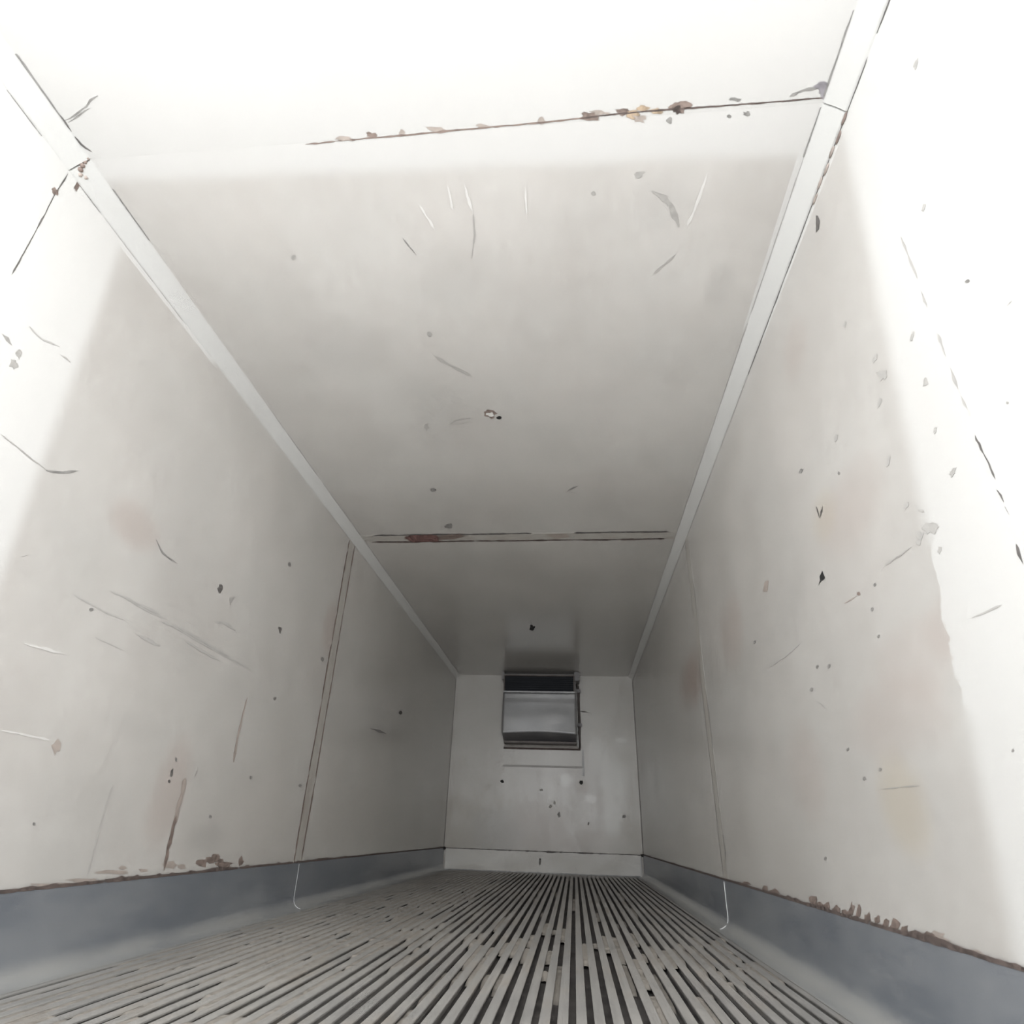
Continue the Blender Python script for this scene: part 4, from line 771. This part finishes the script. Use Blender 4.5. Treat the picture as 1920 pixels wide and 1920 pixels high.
# ------------------------------------------------------------------ ribbed floor
fl = structure(box('floor', (-HW - 0.08, Y0, -0.12), (HW + 0.08, L + 0.08, -0.026), pan_mat))
PITCH = 0.0487
N = 48
topw, th = 0.0285, 0.005
prof = [(-topw / 2 + .001, 0), (topw / 2 - .001, 0), (topw / 2, -.001), (topw / 2, -th), (0.004, -th - .002), (0.004, -.026), (-0.004, -.026), (-0.004, -th - .002), (-topw / 2, -th), (-topw / 2, -.001)]
rib_me = extrude_profile('rib', prof, Y0, L - 0.012)
rib_me.materials.append(rib_mat)
rnd = random.Random(5)
for i in range(N):
    x = (i - (N - 1) / 2) * PITCH
    o = bpy.data.objects.new('rib', rib_me); COL.objects.link(o); o.parent = fl
    o.location = (x + rnd.uniform(-.0008, .0008), 0, rnd.uniform(-.0012, .0004))
# dirt lying in the grooves
V, F = [], []
def slab(x0, x1, y0, y1, z):
    n = max(2, int((y1 - y0) / .05)); b0 = len(V)
    for k in range(n + 1):
        yy = y0 + (y1 - y0) * k / n
        e = -.012 if k in (0, n) else 0
        V.extend([(x0, yy, z + e + rnd.uniform(-.0015, .0015)), ((x0 + x1) / 2, yy, z + e + .001 + rnd.uniform(-.0015, .0015)), (x1, yy, z + e + rnd.uniform(-.0015, .0015))])
    for k in range(n):
        q = b0 + 3 * k
        F.extend([[q, q + 1, q + 4, q + 3], [q + 1, q + 2, q + 5, q + 4]])
for i in range(N - 1):
    x = (i - (N - 2) / 2) * PITCH
    y = Y0
    while y < L - .1:
        left = max(0, min(1, (-x - 0.15) / 0.5))
        mid = math.exp(-((y - 3.1) / 0.7) ** 2)
        nz = noise.noise(Vector((x * 2.2, y * .9, 0)))
        pfill = 0.12 + 1.2 * left * (1 if y > 2.2 else .45) + .40 * mid + .25 * nz
        ln = rnd.uniform(.12, .6) * (1 + left)
        if rnd.random() < pfill:
            slab(x - .0115, x + .0115, y, min(L - .02, y + ln), -rnd.uniform(.001, .004) if left > .3 else -rnd.uniform(.002, .008) if mid > .5 else -rnd.uniform(.006, .018))
        y += ln * rnd.uniform(.9, 1.15)
o = link('groove_dirt', mesh_of('groove_dirt', V, F), dirt_mat, fl); o['kind'] = 'stuff'

# ------------------------------------------------------------------ cooling unit on the end wall
u = bpy.data.objects.new('cooling_unit', None); COL.objects.link(u); u.location = (-0.03, L, 1.42)
u['label'] = 'silver sheet-metal cooling unit with dark slatted grille, mounted high on the end wall'
u['category'] = 'cooling unit'
OFF = Matrix.Translation((0.03, -L, -1.42))
def part(o, parent=u):
    o.parent = parent
    if parent is u: o.matrix_parent_inverse = OFF
    return o
UX0, UX1 = -0.52, 0.455
YF = 8.20
# housing: a closed side profile (y, z) with sloping underside
hp = [(L, 2.33), (YF + .02, 2.33), (YF + .02, 2.30), (YF + .10, 2.295), (YF + .10, 2.10), (YF + .02, 2.085), (YF + .002, 1.575), (8.47, 1.47), (L, 1.47)]
n = len(hp)
v = [(UX0 + .006, y, z) for y, z in hp] + [(UX1 - .006, y, z) for y, z in hp]
f = [[i, (i + 1) % n, (i + 1) % n + n, i + n] for i in range(n)] + [list(range(n)), list(range(n, 2 * n))[::-1]]
part(link('housing', mesh_of('housing', v, f), unit_dark_mat))
# dented front sheet with a bowed lower edge
nx, nz = 28, 18
V2 = []
for layer in (0, 1):
    for j in range(nz + 1):
        for i in range(nx + 1):
            p, q = i / nx, j / nz
            x = UX0 + p * (UX1 - UX0)
            bow = 0.022 * math.sin(math.pi * p) ** 1.2
            z = 1.553 + bow * (1 - q) ** 2 + q * (2.088 - 1.553 - 0) 
            z = z - bow * 0 if q > 0 else z
            y = YF - 0.014 + 0.010 * noise.noise(Vector((p * 3, q * 2.4, 1.3))) + 0.03 * q * (1 if q > .8 else q) - 0.028 * (1 - q) ** 3 * (1 - math.sin(math.pi * p) * .9)
            V2.append((x, y + layer * 0.004, z))
m1 = (nx + 1) * (nz + 1)
F2 = []
for j in range(nz):
    for i in range(nx):
        a = j * (nx + 1) + i
        F2.append([a, a + 1, a + nx + 2, a + nx + 1]); F2.append([m1 + a, m1 + a + nx + 1, m1 + a + nx + 2, m1 + a + 1])
for i in range(nx):
    F2.append([i, m1 + i, m1 + i + 1, i + 1]); a = nz * (nx + 1) + i; F2.append([a, a + 1, m1 + a + 1, m1 + a])
for j in range(nz):
    a = j * (nx + 1); F2.append([a, a + nx + 1, m1 + a + nx + 1, m1 + a]); a += nx; F2.append([a, m1 + a, m1 + a + nx + 1, a + nx + 1])
fp = part(link('front_panel', mesh_of('front_panel', V2, F2, True), sheet_mat)); fp['label'] = 'dented silver front sheet'
# lower lip hanging below the sheet, seen from beneath
part(box('drip_tray', (UX0 + .02, 8.30, 1.46), (UX1 - .01, 8.47, 1.485), pipe_mat, None, .004))
fr = part(box('grille_frame', (UX0 + .004, YF - .004, 2.30), (UX1 - .02, YF + .03, 2.318), pipe_mat, None, .003))
part(box('grille_frame', (UX0 + .004, YF - .006, 2.082), (UX1 - .02, YF + .03, 2.100), sheet_mat, None, .003))
for x in (UX0 + .004, UX1 - .034):
    part(box('grille_frame', (x, YF - .002, 2.0985), (x + .014, YF + .03, 2.3015), pipe_mat, None, .002))
for k in range(7):
    z = 2.118 + k * 0.0285
    vv = [(UX0 + .02, YF + .012, z), (UX1 - .036, YF + .012, z), (UX1 - .036, YF + .05, z + .016), (UX0 + .02, YF + .05, z + .016)]
    vv += [(a, b, c_ + .004) for a, b, c_ in vv]
    part(link('grille_fin', mesh_of('grille_fin', vv, [[0, 1, 2, 3], [7, 6, 5, 4], [0, 4, 5, 1], [1, 5, 6, 2], [2, 6, 7, 3], [3, 7, 4, 0]]), fin_mat))
part(box('grille_backing', (UX0 + .018, YF + .06, 2.10), (UX1 - .034, YF + .098, 2.297), fin_mat, None, .002))
# flange on the wall, pipes and clamps on the right
part(box('wall_flange', (UX0 + .005, L - .012, 1.425), (UX1 + .03, L - .002, 1.50), plain('flange_paint', (.46, .43, .40), .5), None, .002))
part(box('flange_gasket', (UX0 - .002, L - .016, 1.405), (UX1 + .045, L - .002, 1.428), SOLID['brown'], None, .003))
part(tube('refrigerant_pipe', [(.487, L - .03, 1.43), (.487, L - .03, 1.62), (.492, L - .035, 1.75), (.487, L - .03, 1.95), (.487, L - .03, 2.16), (.47, L - .05, 2.25), (.44, L - .12, 2.27)], .017, pipe_mat))
part(box('corner_bracket', (.462, L - .05, 1.44), (.476, L - .002, 1.60), seal_mat, None, .002))
part(box('pipe_clamp', (.465, L - .055, 1.70), (.528, L - .002, 1.745), unit_dark_mat, None, .006))
part(box('pipe_clamp', (.462, L - .055, 2.14), (.520, L - .002, 2.19), unit_dark_mat, None, .006))
part(box('pipe_clamp', (.43, YF + .03, 2.25), (.50, L - .002, 2.372), unit_dark_mat, None, .01))
part(box('hanger_bracket', (UX0 - .03, YF + .03, 2.26), (UX0 + .004, L - .002, 2.372), unit_dark_mat, None, .01))
part(box('hanger_bracket', (UX0 - .028, L - .06, 1.66), (UX0 + .004, L - .002, 1.80), pipe_mat, None, .008))

# blanking panel let into the wall below the unit
bp = box('blanking_panel', (-0.515, L - .007, 1.215), (0.515, L + .002, 1.408), paint_material('blanking_paint', 'B', -9, -5), wb, .003)
box('panel_trim', (0.517, L - .012, 1.10), (0.542, L + .002, 1.41), seal_mat, wb, .003)
box('panel_trim', (-0.52, L - .010, 1.19), (0.516, L + .002, 1.213), SOLID['grey_pale'], wb, .003)
